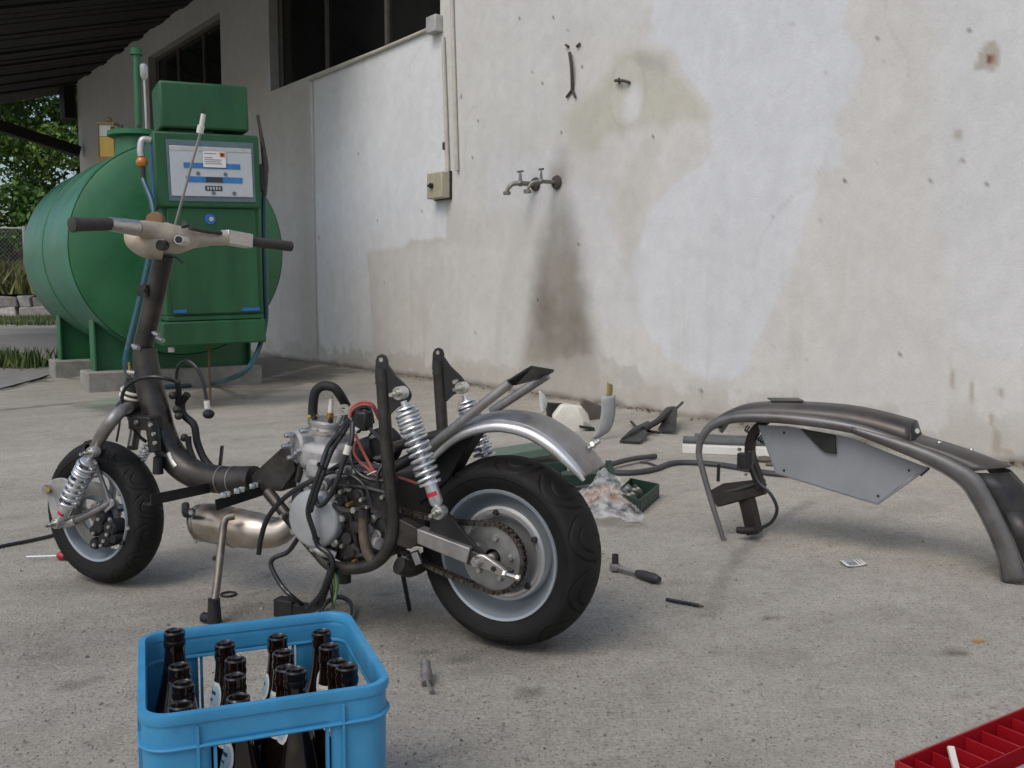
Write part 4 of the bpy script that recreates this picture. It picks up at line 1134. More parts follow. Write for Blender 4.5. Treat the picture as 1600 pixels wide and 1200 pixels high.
# ---------------------------------------------------------------- rear uprights and lower loop
def upright(sg):
    l = .13 * sg
    q = lambda x, y: (lambda p: S((p - S_O).dot(S_F), l, p.z))(SP(x, y, .13))
    qi = lambda x, y, li: (lambda p: S((p - S_O).dot(S_F), li * sg, p.z))(SP(x, y, li))
    b = MB(); pts = [q(597, 588), q(601, 650), q(606, 720), q(613, 790), q(613, 832), q(601, 866), q(575, 884), qi(540, 888, .125), qi(515, 882, .11), qi(492, 858, .095), qi(462, 822, .085), qi(418, 768, .075)]
    b.tube(pts, .0145, n=16, sub=6); up = b.build("frame_loop", M_raw, scooter)
    tab = [q(587, 592), q(588, 563), q(591, 556), q(597, 553), q(603, 556), q(606, 564), q(606, 592)]
    b = MB(); b.prism([p - S_L * .004 for p in tab], S_L * .008); b.build("mounting_tab", M_blk, up, bevel=.0012)
    b = MB(); b.lathe([(0, .0005), (.005, .0005), (.005, 0)], q(597, 562) + S_L * .0042, S_L, 12); b.build("tab_hole", M_zinc, up)
    b = MB(); b.tube([q(597, 576), q(597, 600)], [.0125, .0155], n=16, sub=1); b.build("tube_sleeve", M_blk, up)
    gs = catmull([q(603, 568), q(618, 586), q(636, 604), q(643, 618), q(636, 630), q(622, 636), q(606, 648), q(602, 610)], 3, True)
    b = MB(); b.prism([p - S_L * .003 + S_L * .012 * 0 for p in gs], S_L * .006); b.build("gusset", M_blk, up, bevel=.001)
    for k in range(2):
        p = q(630, 612)
        b = MB(); b.lathe([(0, .02), (.0055, .02), (.007, .016), (.007, -.02), (.0055, -.022), (0, -.022)], p, S_L, 6, flat=True); b.build("mount_bolt", M_zinc, up)
        break
    return up
upright(1); upright(-1)
b = MB(); b.tube([SP(610, 700, .13), SP(610, 700, .13) - S_L * .26], .012, n=12, sub=1); b.build("cross_tube", M_raw, scooter)
b = MB(); b.tube([SP(606, 735, .05), SP(650, 712, .05)], .013, n=12, sub=1); b.build("seat_stub", M_raw, scooter)

# ---------------------------------------------------------------- fender, rails, bracket
edge = [SP(x, y, .07) for x, y in ((648, 742), (660, 722), (676, 706), (704, 681), (731, 667), (767, 659), (799, 661), (831, 671), (863, 691), (884, 710), (901, 728), (914, 746))]
edge = catmull(edge, 5)
P = []; n_e = len(edge)
cen = SP(790, 790, .07)
for i, p in enumerate(edge):
    t = (edge[min(i + 1, n_e - 1)] - edge[max(i - 1, 0)]).normalized(); nr = S_L.cross(t); 
    if nr.dot(p - cen) < 0: nr = -nr
    row = []
    for (l, h) in ((.000, -.012), (.001, -.004), (-.002, .004), (-.008, .008), (-.022, .013), (-.045, .016), (-.062, .017), (-.08, .016), (-.10, .013), (-.114, .008), (-.121, .004), (-.124, -.004), (-.123, -.012)):
        row.append(p + S_L * l + nr * h)
    P.append(row)
b = MB(); b.grid(P); fen = b.build("rear_fender", M_stl, scooter, solid=.002)
lip = [SP(x, y + 8, .073) for x, y in ((662, 722), (676, 707), (704, 681), (731, 667), (767, 659), (799, 661), (831, 671), (863, 691), (884, 710), (901, 728), (912, 743))]
b = MB(); b.tube(lip, [.004, .0085, .011, .0115, .012, .0125, .013, .013, .012, .009, .004], n=12); b.build("fender_bead", M_polish, fen)
fb = [P[-9][7], P[-9][7] + (P[-9][7] - cen).normalized() * .03]
b = MB(); b.cyl(fb[0], fb[1], .006, 10); b.lathe([(0, .008), (.008, .008), (.0095, .005), (.0095, 0)], fb[0] + (fb[1] - fb[0]) * .3, fb[1] - fb[0], 6, flat=True); b.build("fender_stud", M_zinc, fen)
ra, rb = SP(652, 714, .085), SP(797, 598, .085); rc, rd = SP(768, 643, -.04), SP(855, 586, -.04)
b = MB(); b.cyl(ra, rb, .0105, 14); b.build("seat_rail", M_stl, scooter)
b = MB(); b.cyl(rc, rd, .0105, 14); b.build("seat_rail", M_stl, scooter)
bk = [SP(788, 600, .06), SP(800, 592, .06), SP(826, 577, .03), SP(866, 582, -.065), SP(858, 591, -.065), SP(836, 584, .0), SP(812, 592, .05)]
b = MB(); b.prism([SP(786, 602, .09), SP(822, 580, .09), SP(830, 575, .07), SP(866, 581, -.045), SP(848, 592, -.045), SP(828, 586, -.02), SP(805, 602, .08)], (0, 0, .006)); b.build("seat_bracket", M_blk, scooter, bevel=.0015)

b = MB(); b.prism([SP(656, 730, .03), SP(690, 694, .03), SP(722, 676, .03), SP(748, 671, .03), (SP(735, 690, .03)), SP(716, 722, .03), SP(703, 748, .03), SP(655, 790, .03)], -S_L * .06); b.build("inner_guard", M_rub, scooter, bevel=.004)

# ---------------------------------------------------------------- main frame tube and headstock
b = MB(); b.tube([SP(226, 545, .0), SP(231, 590, 0), SP(243, 640, 0), SP(257, 688, 0), SP(278, 722, 0), SP(308, 742, 0), SP(350, 750, 0), SP(398, 750, 0)], [.030, .036, .0365, .037, .038, .037, .036, .036], n=24, sub=6)
fr = b.build("main_tube", M_raw, scooter)
for x in (348, 366):
    b = MB(); b.lathe([(.0362, -.002), (.0378, 0), (.0362, .002)], SP(x, 750, 0), (SP(366, 750, 0) - SP(348, 750, 0)), 28, closed=True); b.build("weld_ring", M_stl, fr)
b = MB(); PPt = []
pA, pB = SP(258, 705, .028), SP(280, 735, .028)
M_ground_patch = mat("ground_bright_patch", (.6, .6, .58), .3, metal=.9, var=.3, scale=50)
b = MB(); b.tube([SP(262, 708, .0345), SP(267, 720, .0345), SP(274, 730, .0345)], .009, n=10, prof=[(math.cos(2 * PI * k / 10) * .5, math.sin(2 * PI * k / 10)) for k in range(10)]); b.build("ground_patch", M_ground_patch, fr)
b = MB(); b.cyl(SP(257, 398, 0), SP(222, 548, 0), .0255, 24); b.build("steering_column", M_raw, scooter)
b = MB(); b.lathe([(.0262, -.003), (.029, 0), (.0262, .003)], SP(223, 545, 0), SP(257, 398, 0) - SP(222, 548, 0), 24, closed=True); b.build("weld_ring", M_stl, fr)
b = MB(); b.prism([SP(393, 742, .055), SP(450, 690, .055), SP(462, 735, .055), SP(440, 768, .055), SP(393, 766, .055)], -S_L * .11); b.build("engine_cradle_box", M_raw, scooter, bevel=.003)
b = MB(); b.cyl(SP(212, 596, .0), SP(203, 632, .0), .026, 20); b.build("headstock", M_blk, scooter)
for k, (x, y) in enumerate(((208, 611), (206, 619))):
    b = MB(); b.lathe([(.02, -.004), (.031, -.004), (.033, 0), (.031, .004), (.02, .004)], SP(x, y, .0), SP(212, 596, 0) - SP(203, 632, 0), 24, closed=True); b.build("bearing_ring", M_cream2, scooter)
b = MB(); b.sphere(SP(205, 636, 0), .04, 18, (1, 1, .7)); b.build("fork_crown", M_blk, scooter)
# small clips along the column
for x, y in ((219, 450), (240, 520), (246, 528), (208, 540)):
    b = MB(); b.tube([SP(x, y, .02), SP(x + 9, y + 4, .035)], .006, n=8, sub=1); b.build("cable_clip", M_zinc if x != 219 else M_blk, scooter)
b = MB(); b.box(SP(228, 454, .02), .03, .03, .03, S_F, S_L); b.build("cable_guide", M_blk, scooter)
b = MB(); b.cyl(SP(202, 566, .03), SP(203, 586, .03), .0035, 8); b.build("brass_nipple", M_brassy, scooter)
b = MB(); b.tube([SP(200, 581, .03), SP(212, 583, .03)], .006, n=8, sub=1); b.build("nipple_clamp", M_zinc, scooter)

# ---------------------------------------------------------------- handlebar head
HB_L, HB_R = SP(112, 351, .30), SP(454, 385, -.43)
hc = SP(258, 376, 0)
lh0, lh1 = SP(171, 350, .205), SP(213, 356, .13)
b = MB(); b.tube([HB_L, lh0], [.0165, .0155], n=18, sub=1); b.lathe([(0, .003), (.012, .003), (.018, 0), (.018, -.008), (.0155, -.012)], HB_L, HB_L - lh0, 20); gl = b.build("handgrip", M_grip, scooter)
b = MB(); b.tube([lh0, lh0.lerp(lh1, .5), lh1], [.0165, .0185, .020], n=18); b.build("throttle_housing", M_alu, scooter)
cast = MB(); cast.tube([lh1, SP(232, 360, .07), SP(255, 371, .02), SP(275, 374, -.02), SP(300, 373, -.08), SP(330, 374, -.15), SP(352, 373, -.20)], [.017, .024, .040, .038, .026, .017, .018], n=20, sub=6)
cast.tube([SP(196, 362, .10), SP(208, 374, .085), SP(228, 382, .06), SP(252, 384, .03)], [.006, .024, .034, .036], n=18, sub=6)
hd_ = cast.build("handlebar_head", M_hcream, scooter)
b = MB(); b.lathe([(0, .002), (.011, .002), (.0135, 0), (.0135, -.02)], SP(251, 383, .062), S_L + S_F * -.3, 18); b.build("switch_hole", M_castd, hd_)
b = MB(); b.lathe([(0, .02), (.012, .02), (.014, .016), (.014, -.03)], SP(283, 375, .025), S_L + S_F * -.5, 16); b.build("key_switch", M_alu, hd_)
b = MB(); b.lathe([(0, .022), (.009, .022), (.009, .02)], SP(283, 375, .025), S_L + S_F * -.5, 16); b.build("key_slot", M_blk, hd_)
b = MB(); b.lathe([(0, .012), (.022, .010), (.024, 0), (.022, -.01), (0, -.012)], SP(243, 345, .0), S_L + S_F * -.4, 20); b.build("rusty_horn_disc", mat("brown_disc", (.20, .12, .05), .7, var=.3), scooter)
b = MB(); b.tube([SP(212, 348, .10), SP(222, 352, .07), SP(238, 352, .04)], [.006, .011, .006], n=10); b.build("lever_pivot", M_castd, scooter)
b = MB(); b.tube([SP(287, 346, 0), SP(290, 354, 0)], [.006, .012], n=8, sub=1); b.build("mirror_stub", M_castd, scooter)
b = MB(); b.tube([SP(296, 356, -.03), SP(320, 361, -.10), SP(345, 364, -.17)], .006, n=8); b.build("brake_rod", M_castd, scooter)
rh0, rh1 = SP(350, 370, -.20), SP(389, 377, -.29)
b = MB(); b.tube([rh0, rh1], 1, sub=1, prof=[(-.018, -.02), (.018, -.02), (.022, 0), (.018, .02), (-.018, .02)]); rhh = b.build("lever_housing", M_alu, scooter, bevel=.003)
b = MB(); b.tube([rh0.lerp(rh1, .98), rh0.lerp(rh1, 1.03)], 1, sub=1, prof=[(-.014, -.015), (.014, -.015), (.016, 0), (.014, .015), (-.014, .015)]); b.build("housing_opening", M_dark, rhh)
b = MB(); b.tube([rh1, HB_R], [.0135, .0155], n=18, sub=1); b.build("handgrip", M_grip, scooter)
b = MB(); b.tube([SP(271, 362, -.01), SP(283, 318, -.01), SP(298, 262, -.01), SP(314, 205, -.01)], .0035, n=8); cb = b.build("bare_cable", mat("steel_cable", (.3, .3, .28), .4, metal=.7), scooter)
b = MB(); b.cyl(SP(313, 206, -.01), SP(318, 178, -.01), .006, 10); b.cyl(SP(312, 208, -.01), SP(314.5, 196, -.01), .0085, 10); b.build("cable_ferrule", M_cream2, cb)
b = MB(); b.cyl(SP(318, 178, -.01), SP(320, 168, -.01), .0015, 6); b.build("cable_core", M_castd, cb)
b = MB(); b.tube([SP(272, 400, .01), SP(287, 412, .0)], .003, n=8, sub=1); b.build("wire_end", M_cable, scooter)

# ---------------------------------------------------------------- front suspension and wheel
yf = math.radians(153); FF = Vector((math.cos(yf), math.sin(yf), 0)); FL = Vector((-math.sin(yf), math.cos(yf), 0))
FWC = Vector((-1.10, 2.55, .194)); l0 = .05
def FWp(a, r, l):
    return FWC + (FF * math.cos(a) + Zv * math.sin(a)) * r + FL * l
b = MB(); b.lathe([(.120, -.038), (.128, -.037), (.129, -.033), (.112, -.02), (.110, .01), (.118, .030), (.127, .034), (.1295, .037), (.127, .041), (.121, .039), (.117, .030), (.112, .012), (.108, .0), (.107, -.02), (.110, -.03), (.119, -.036)], FWC, FL, 96)
fw = b.build("front_wheel", M_rimg, scooter)
tyre(.194, .092, .126, FWC, FF, FL, 15, fw, 700, 120, .55, .0026)
b = MB(); b.lathe([(0, .03), (.026, .03), (.03, .026), (.03, -.03), (0, -.03)], FWC, FL, 24); b.build("hub", M_cast, fw)
for k in range(5):
    a = .3 + k * 2 * PI / 5; b = MB(); b.tube([FWp(a, .025, -.02), FWp(a + .1, .07, -.025), FWp(a, .112, -.02)], [.012, .009, .012], n=10, up=FL); b.build("spoke", M_rimg, fw)
b = MB(); b.lathe([(.052, .030), (.088, .030), (.088, .034), (.052, .034)], FWC, FL, 60, closed=True); dk_ = b.build("brake_disc", M_sprk, fw)
for k in range(3):
    a = .2 + k * 2 * PI / 3; b = MB(); b.tube([FWp(a, .026, .031), FWp(a, .056, .031)], .006, n=8, sub=1); b.build("disc_arm", M_sprk, dk_)
ll = .128
b = MB(); b.tube([SP(203, 636, .02), SP(190, 642, .09), SP(176, 656, ll), SP(160, 678, ll), SP(149, 700, ll)], [.014, .016, .0165, .0165, .015], n=16, sub=6); b.build("fork_leg", M_stl, scooter)
b = MB(); b.tube([SP(205, 640, -.02), SP(212, 665, -.06), SP(207, 700, -.03)], .015, n=12); b.build("fork_leg", M_raw, scooter)
b = MB(); b.lathe([(.012, -.014), (.021, -.014), (.022, 0), (.021, .014), (.012, .014)], SP(144, 700, .11), S_L, 20, closed=True); b.build("fork_eye", M_castd, scooter)
ft, fb2 = SP(146, 706, .150), SP(91, 817, .150)
shock(ft, fb2, .0225, .0040, (4, 5), scooter, t_spring=(.17, .70))
b = MB(); b.prism(catmull([SP(72, 762, .115), SP(76, 752, .115), (SP(92, 747, .115)), SP(106, 752, .115), SP(116, 776, .115), SP(112, 800, .115), SP(94, 826, .115), SP(84, 818, .115), SP(76, 790, .115)], 3, True), -S_L * .008); lk = b.build("link_plate", M_cast, scooter, bevel=.002)
bolt(SP(76, 764, .116), S_L, .013, .014, lk); 
b = MB(); b.cyl(SP(76, 764, .128), SP(74, 765, .142), .006, 10); b.build("link_bolt_end", M_brassy, lk)
b = MB(); b.tube([SP(100, 818, .125), SP(118, 812, .125), SP(140, 803, .115), SP(172, 785, .10)], [.007, .011, .011, .008], n=12); b.build("link_arm", M_stl, scooter)
b = MB(); b.lathe([(0, .012), (.012, .012), (.014, .008), (.014, -.03)], SP(114, 814, .128), (SP(118, 812, .125) - SP(100, 818, .125)), 14); b.build("link_collar", M_zinc, scooter)
b = MB(); b.tube([SP(149, 722, .10), SP(160, 752, .10), SP(172, 786, .10)], [.006, .0055, .007], n=10); b.build("brake_stay", M_stl, scooter)
b = MB(); b.tube([SP(141, 744, .10), SP(156, 742, .10)], .006, n=8, sub=1); b.build("stay_stub", M_stl, scooter)
b = MB(); b.prism(catmull([SP(162, 782, .105), SP(174, 780, .105), SP(177, 790, .105), SP(166, 800, .105), SP(158, 818, .105), SP(150, 818, .105), SP(155, 798, .105)], 3, True), -S_L * .008); b.build("caliper_bracket", M_cast, scooter, bevel=.002)
cal = MB()
for x, y, r in ((170, 806, .018), (184, 822, .022), (160, 826, .016), (176, 840, .022), (160, 846, .016), (190, 838, .014), (166, 820, .02)):
    cal.lathe([(0, .03), (r * .8, .03), (r, .024), (r, -.012), (0, -.012)], SP(x, y, .085), FL, 18)
cl = cal.build("brake_caliper", M_blk, scooter)

for x, y in ((155, 811), (173, 811), (171, 823), (168, 835), (147, 833), (163, 845), (148, 851), (159, 852), (201, 825), (152, 785), (187, 772)):
    bolt(SP(x, y, .118), FL, .0055, .006, cl, M_zinc)
b = MB(); b.tube([SP(185, 843, .09), SP(192, 848, .10), SP(188, 850, .1)], .004, n=8); b.build("caliper_pin", M_blk, cl)
# second (far) front shock and brake hose block
b = MB(); pts = []
p0, p1 = SP(231, 698, .02), SP(219, 722, .02); ax = p1 - p0; u, w = frame_for(ax)
for k in range(80):
    a = k / 80 * 5 * 2 * PI; pts.append(p0 + ax * (k / 80) + (u * math.cos(a) + w * math.sin(a)) * .011)
b.tube(pts, .0026, n=7, sub=1); b.build("return_spring", M_chr, scooter)
b = MB()
b.box(SP(227, 660, .05), .075, .045, .035, S_F, S_L, Zv); b.tube([SP(236, 658, .06), SP(240, 680, .06), SP(243, 706, .06)], .017, n=12); ms = b.build("bracket_block", M_blk, scooter, bevel=.003)
for x, y in ((236, 664), (241, 678), (243, 692), (214, 660)):
    bolt(SP(x, y, .078), S_L, .006, .006, ms)
b = MB(); b.tube([SP(247, 714, .05), SP(247, 740, .05)], [.012, .014], n=14, sub=1); b.build("rubber_bump_stop", M_rub, scooter)
# cables at the front
def cable(pts, r, m, name="cable", parent=None, n=8):
    b = MB(); b.tube(pts, r, n=n, sub=7); return b.build(name, m, parent or scooter)
cable([SP(210, 660, .03), SP(200, 650, .05), SP(191, 630, .06), SP(194, 610, .06), SP(212, 594, .06), SP(240, 589, .05), SP(265, 593, .03), SP(278, 598, .0)], .0048, M_cable)
cable([SP(200, 650, .05), SP(208, 668, .05), SP(218, 682, .04), SP(228, 690, .04)], .0045, M_cable)
cable([SP(189, 645, .06), SP(186, 668, .07), SP(182, 690, .07)], .003, M_cable)
cable([SP(280, 612, -.03), SP(276, 596, -.03), SP(278, 575, -.03), SP(290, 564, -.03), (SP(305, 572, -.03)), SP(316, 592, -.03), SP(323, 624, -.03)], .0048, M_cable)
b = MB(); b.cyl(SP(323, 626, -.03), SP(324, 638, -.03), .008, 12); b.build("cable_bulb", M_cream2, scooter)
b = MB(); b.sphere(SP(326, 647, -.03), .0155, 16, (1, 1, .8)); b.build("rubber_cap", M_rub, scooter)
cable([SP(293, 616, -.05), SP(284, 630, -.05), SP(287, 648, -.05), SP(303, 664, -.05), SP(308, 690, -.05), SP(318, 715, -.05), SP(332, 733, -.05)], .010, M_rub, "coolant_hose", n=12)
cable([SP(277, 595, -.02), SP(279, 612, -.03), SP(278, 632, -.04)], .008, M_rub, "hose_stub", n=10)
b = MB(); b.tube([SP(343, 738, -.06), SP(347, 697, -.06)], .0065, sub=1, prof=[(-1, -.5), (1, -.5), (1, .5), (-1, .5)]); b.build("flat_upright_bar", M_blk, scooter)
for x, y in ((270, 618), (276, 640), (279, 650), (288, 684)):
    b = MB(); b.sphere(SP(x, y, -.02), .011, 10); b.build("hose_lug", M_castd, scooter)
cable([SP(294, 682, -.02), SP(296, 700, -.02), SP(306, 726, -.02)], .008, M_rub, "hose_stub", n=10)

# ---------------------------------------------------------------- foot pegs (angle iron), stand, exhaust
def angle_iron(a, b_, w_, name):
    b = MB(); b.tube([a, b_], 1, sub=1, prof=[(0, 0), (w_, 0), (w_, -.003), (.003, -.003), (.003, -w_), (0, -w_)], up=Zv); return b.build(name, M_blk, scooter)
angle_iron(SP(236, 790, .24), SP(328, 770, .03), .026, "footrest_angle")
fa = angle_iron(SP(338, 798, .20), SP(430, 768, -.01), .026, "footrest_angle")
for k, t in enumerate((.12, .18, .34, .42, .60, .66, .8)):
    p = SP(338, 798, .20).lerp(SP(430, 768, -.01), t) + Zv * .026
    b = MB(); b.lathe([(0, .012), (.006, .012), (.0075, .01), (.0075, 0)], p, Zv, 6, flat=True); b.build("peg_bolt", M_zinc, fa)
b = MB(); b.tube([SP(290, 788, .03), SP(291, 803, .05), SP(300, 800, .07)], .010, n=10); b.build("peg_mount", M_blk, scooter); bolt(SP(301, 800, .078), S_L, .008, .008)
foot = S(.687, .189, .0)
b = MB(); b.tube([SP(366, 806, .06), SP(352, 812, .075), SP(347, 840, .095), SP(340, 905, .15), foot + Zv * .05], .0095, n=14, sub=5); sd_ = b.build("side_stand", mat("worn_stand_steel", (.20, .18, .15), .5, metal=.7, var=.4, scale=30), scooter)
b = MB(); b.cyl(foot + Zv * .062, foot + Zv * .004, .014, 14, .017); b.tube([foot + Zv * .012, foot + S_F * .035 + Zv * .012], .012, n=12, sub=1); b.build("rubber_foot", M_rub, sd_)
bolt(SP(337, 872, .12), S_L, .006, .008, sd_, M_castd)
b = MB(); b.tube([SP(302, 818, .0), SP(312, 815, .0), SP(335, 818, .0), SP(368, 824, .0), SP(400, 829, .0), SP(438, 829, -.01), SP(468, 800, -.03), SP(480, 770, -.04)], [.020, .046, .052, .050, .047, .036, .022, .020], n=28, sub=6)
ex = b.build("exhaust_chamber", M_exh, scooter)
for x, y, r in ((370, 824, .0515), (318, 816, .0505)):
    b = MB(); b.lathe([(r - .002, -.003), (r + .0015, 0), (r - .002, .003)], SP(x, y, 0), SP(400, 829, 0) - SP(335, 818, 0), 32, closed=True); b.build("exhaust_seam", M_exh, ex)

# ---------------------------------------------------------------- engine
b = MB(); b.prism([SP(452, 772, .10), SP(480, 752, .10), (SP(560, 742, .10)), SP(606, 748, .10), SP(612, 860, .10), SP(590, 880, .10), SP(530, 880, .10), SP(480, 850, .10), SP(452, 815, .10)], -S_L * .20); eng = b.build("crankcase", M_castd, scooter, bevel=.012)
ccv = SP(487, 812, .135)
b = MB(); b.lathe([(0, .0), (.060, .0), (.066, -.003), (.069, -.008), (.069, -.03)], ccv, S_L, 56); cv = b.build("clutch_cover", M_cover, eng)
for k in range(7):
    a = .35 + k * 2 * PI / 7; p = ccv + (S_F * math.cos(a) + Zv * math.sin(a)) * .073 - S_L * .014
    b = MB(); b.lathe([(.004, -.014), (.010, -.014), (.010, .0), (.007, .004), (0, .004)], p, S_L, 12); b.build("cover_lug", M_zinc, cv)
# cylinder, exhaust port cover, head
axc = (SP(514, 655, .0) - SP(505, 780, .0)).normalized()
cyb = SP(508, 770, 0)
def ebox(c, sx, sy, sz, name, m, parent, bevel=.006, ez=None):
    ez = (ez or axc).normalized(); ex_ = (S_F - ez * S_F.dot(ez)).normalized(); ey_ = ez.cross(ex_)
    b = MB(); b.box(c, sx, sy, sz, ex_, ey_, ez); return b.build(name, m, parent, bevel=bevel)
cyl = MB()
top_c = SP(514, 676, 0); Lc = (top_c - cyb).length
cyl.tube([cyb, cyb.lerp(top_c, .25), cyb.lerp(top_c, .6), top_c], [.072, .068, .061, .054], n=28, sub=4)
cy_ = cyl.build("cylinder", M_cast, scooter)
b = MB(); b.lathe([(.050, 0), (.054, .001), (.054, .008), (.050, .011), (.049, .018), (.053, .02), (.053, .029), (.047, .034), (.0, .036)], top_c, axc, 40); hd2 = b.build("cylinder_head", M_alu, scooter)
for k in range(6):
    a = k * PI / 3 + .2; u, w = frame_for(axc); p = top_c + axc * .033 + (u * math.cos(a) + w * math.sin(a)) * .043
    b = MB(); b.lathe([(0, .014), (.003, .014), (.003, .009), (.0065, .009), (.0065, 0)], p, axc, 8); b.build("head_nut", M_castd, hd2)
sp0 = top_c + axc * .036
b = MB(); b.lathe([(.011, 0), (.011, .006), (.009, .006), (.009, .014), (.0, .014)], sp0, axc, 6, flat=True); sp_ = b.build("spark_plug", M_brassy, scooter)
b = MB(); b.lathe([(.0065, .014), (.0065, .03), (.0055, .034), (.0055, .046), (.003, .048)], sp0, axc, 14); b.build("insulator", M_cream2, sp_)
b = MB(); b.lathe([(.003, .047), (.003, .054), (.0, .055)], sp0, axc, 10); b.build("terminal", M_zinc, sp_)
cable([SP(489, 662, .02), SP(489, 635, .02), SP(493, 612, .02), SP(506, 603, .015), SP(522, 606, .01), SP(532, 618, .0), SP(541, 634, -.02)], .0115, M_rub, "coolant_hose", n=14)
for x in (484, 493):
    b = MB(); b.sphere(SP(x, 651, .03), .006, 8); b.build("hose_clip", M_brassy, scooter)
b = MB(); b.lathe([(.006, -.006), (.013, -.006), (.013, .006), (.006, .006)], SP(537, 640, .03), S_L + S_F * -.4, 20, closed=True); b.tube([SP(535, 647, .03), SP(529, 660, .03)], .007, n=10, sub=1); b.build("head_lug", M_alu, scooter)
# power valve / exhaust flange cover on the front of the cylinder
b = MB(); b.lathe([(0, .018), (.036, .016), (.043, .01), (.045, 0), (.045, -.05)], SP(470, 698, .05), S_L + S_F * .6, 9); pv = b.build("valve_cover", M_cast, scooter, bevel=.004)
for x, y in ((452, 680), (476, 673), (448, 697), (470, 704), (466, 708), (456, 715)):
    b = MB(); b.lathe([(0, .012), (.005, .012), (.0065, .009), (.0065, -.01)], SP(x, y, .078), S_L + S_F * .6, 8); b.build("cover_bolt", M_zinc, pv)
b = MB(); b.tube([SP(447, 695, .03), SP(453, 722, .03), SP(458, 750, .03)], .013, n=12); b.build("exhaust_spring_stay", M_blk, scooter)
b = MB(); b.tube([SP(469, 706, .06), SP(470, 730, .06), SP(465, 752, .06)], .008, n=10); b.build("radiator_elbow", M_castd, scooter)
# rear castings, lugs, carburettor, coil
ebox(SP(535, 735, .04), .15, .10, .055, "intake_block", M_cast, scooter, .014)
ebox(SP(520, 712, .02), .115, .13, .07, "cylinder_jacket", M_cast, scooter, .02)
ebox(SP(560, 765, .05), .10, .07, .03, "gearbox_shoulder", M_cast, scooter, .01)
b = MB(); b.tube([SP(545, 745, .05), SP(560, 752, .075), SP(548, 770, .08)], [.022, .026, .02], n=12); b.tube([SP(520, 760, .06), SP(545, 770, .075), SP(560, 765, .08)], [.018, .02, .014], n=12); b.build("crankcase_rib", M_castd, eng)
b = MB(); b.lathe([(0, .012), (.034, .01), (.042, 0), (.044, -.03), (.03, -.05)], SP(593, 697, .03), S_L + S_F * .2, 28); car = b.build("carburettor_bellmouth", M_rub, scooter)
b = MB(); b.lathe([(.022, .0125), (.030, .0118), (.030, .0105), (.022, .0105)], SP(593, 697, .03), S_L + S_F * .2, 28, closed=True); b.build("bellmouth_ring", M_sprk, car)
b = MB(); b.tube([SP(593, 697, .02), SP(566, 705, .0), SP(545, 712, -.02)], [.032, .03, .024], n=16); b.build("carburettor_body", M_castd, scooter)
b = MB(); b.box(SP(566, 657, .05), .042, .034, .045, S_F, S_L, Zv); coil = b.build("ignition_coil", M_blk, scooter, bevel=.005)
b = MB(); b.tube([SP(556, 667, .06), SP(561, 674, .065)], .007, n=8, sub=1); b.build("coil_bolt", M_zinc, coil)
b = MB(); b.tube([SP(555, 645, .04), SP(565, 637, .03), SP(577, 640, .02), SP(582, 660, .0)], .006, n=8); b.build("coil_lead", M_cable, scooter)
for off in (0, .006):
    cable([SP(547, 652, .07) + Zv * off, SP(551, 640, .07) + Zv * off, SP(566, 632, .06) + Zv * off, SP(582, 636, .05) + Zv * off, SP(592, 655, .03) + Zv * off], .0036, M_red, "red_wire")
cable([SP(555, 678, .08), SP(562, 695, .085), SP(572, 715, .085), SP(585, 738, .085), SP(596, 758, .08)], .0036, M_red, "red_wire")
cable([SP(556, 690, .08), SP(553, 706, .085), SP(562, 722, .085), SP(578, 735, .085), SP(592, 755, .08)], .0036, M_red, "red_wire")
cable([SP(582, 736, .085), SP(584, 760, .08), SP(586, 778, .07)], .0036, M_red, "red_wire")
cable([SP(612, 745, .06), SP(630, 748, .04), SP(652, 756, .03)], .0036, M_red, "red_wire")
b = MB(); b.tube([SP(574, 742, .088), SP(588, 736, .088)], .002, n=6, sub=1); b.build("wire_tie", M_cream2, scooter)
b = MB(); b.box(SP(571, 745, .06), .03, .02, .03, S_F, S_L, Zv); b.build("relay_box", M_cover, scooter, bevel=.004)
# sprocket nut and shafts at the back of the case
b = MB(); b.lathe([(0, .028), (.0085, .028), (.0085, .022), (.0145, .022), (.0155, .019), (.0155, .0)], SP(588, 806, .095), S_L, 6, flat=True); b.build("sprocket_nut", M_zinc, scooter)
b = MB(); b.lathe([(0, .012), (.022, .012), (.024, .0), (.024, -.02)], SP(592, 803, .085), S_L, 24); b.build("output_boss", M_castd, eng)
b = MB(); b.tube([SP(580, 846, .10), SP(594, 850, .12)], [.016, .014], n=14, sub=1); b.build("kick_shaft", M_cast, eng)
b = MB(); b.tube([SP(516, 786, .12), SP(536, 797, .135), SP(553, 798, .14), SP(574, 790, .145)], [.007, .007, .0065, .005], n=10); b.build("clutch_lever", M_castd, scooter)
bolt(SP(553, 797, .146), S_L, .008, .006); bolt(SP(575, 792, .150), S_L, .004, .008)
b = MB(); b.tube([SP(569, 800, .135), SP(568, 830, .135), SP(572, 858, .135), SP(584, 880, .13)], [.0125, .0115, .0115, .012], n=14); b.build("clutch_arm_tube", mat("rusty_tube", (.15, .115, .085), .6, metal=.5, var=.35, scale=30), scooter)
b = MB(); b.cyl(SP(569, 794, .136), SP(569, 806, .136), .015, 14); b.build("arm_collar", M_blk, scooter)
for x, y, m in ((526, 776, M_zinc), (521, 763, M_brassy), (535, 768, M_zinc), (525, 823, M_zinc), (535, 822, M_zinc), (527, 833, M_brassy), (525, 840, M_zinc), (537, 852, M_zinc), (547, 788, M_brassy), (585, 871, M_zinc), (556, 877, M_brassy), (485, 850, M_zinc), (600, 776, M_zinc), (567, 780, M_zinc), (443, 806, M_zinc), (540, 735, M_zinc)):
    p = SP(x, y, .106); b = MB(); b.lathe([(0, .012), (.0045, .012), (.006, .009), (.006, -.03)], p, S_L, 8); b.build("case_bolt", m, eng)
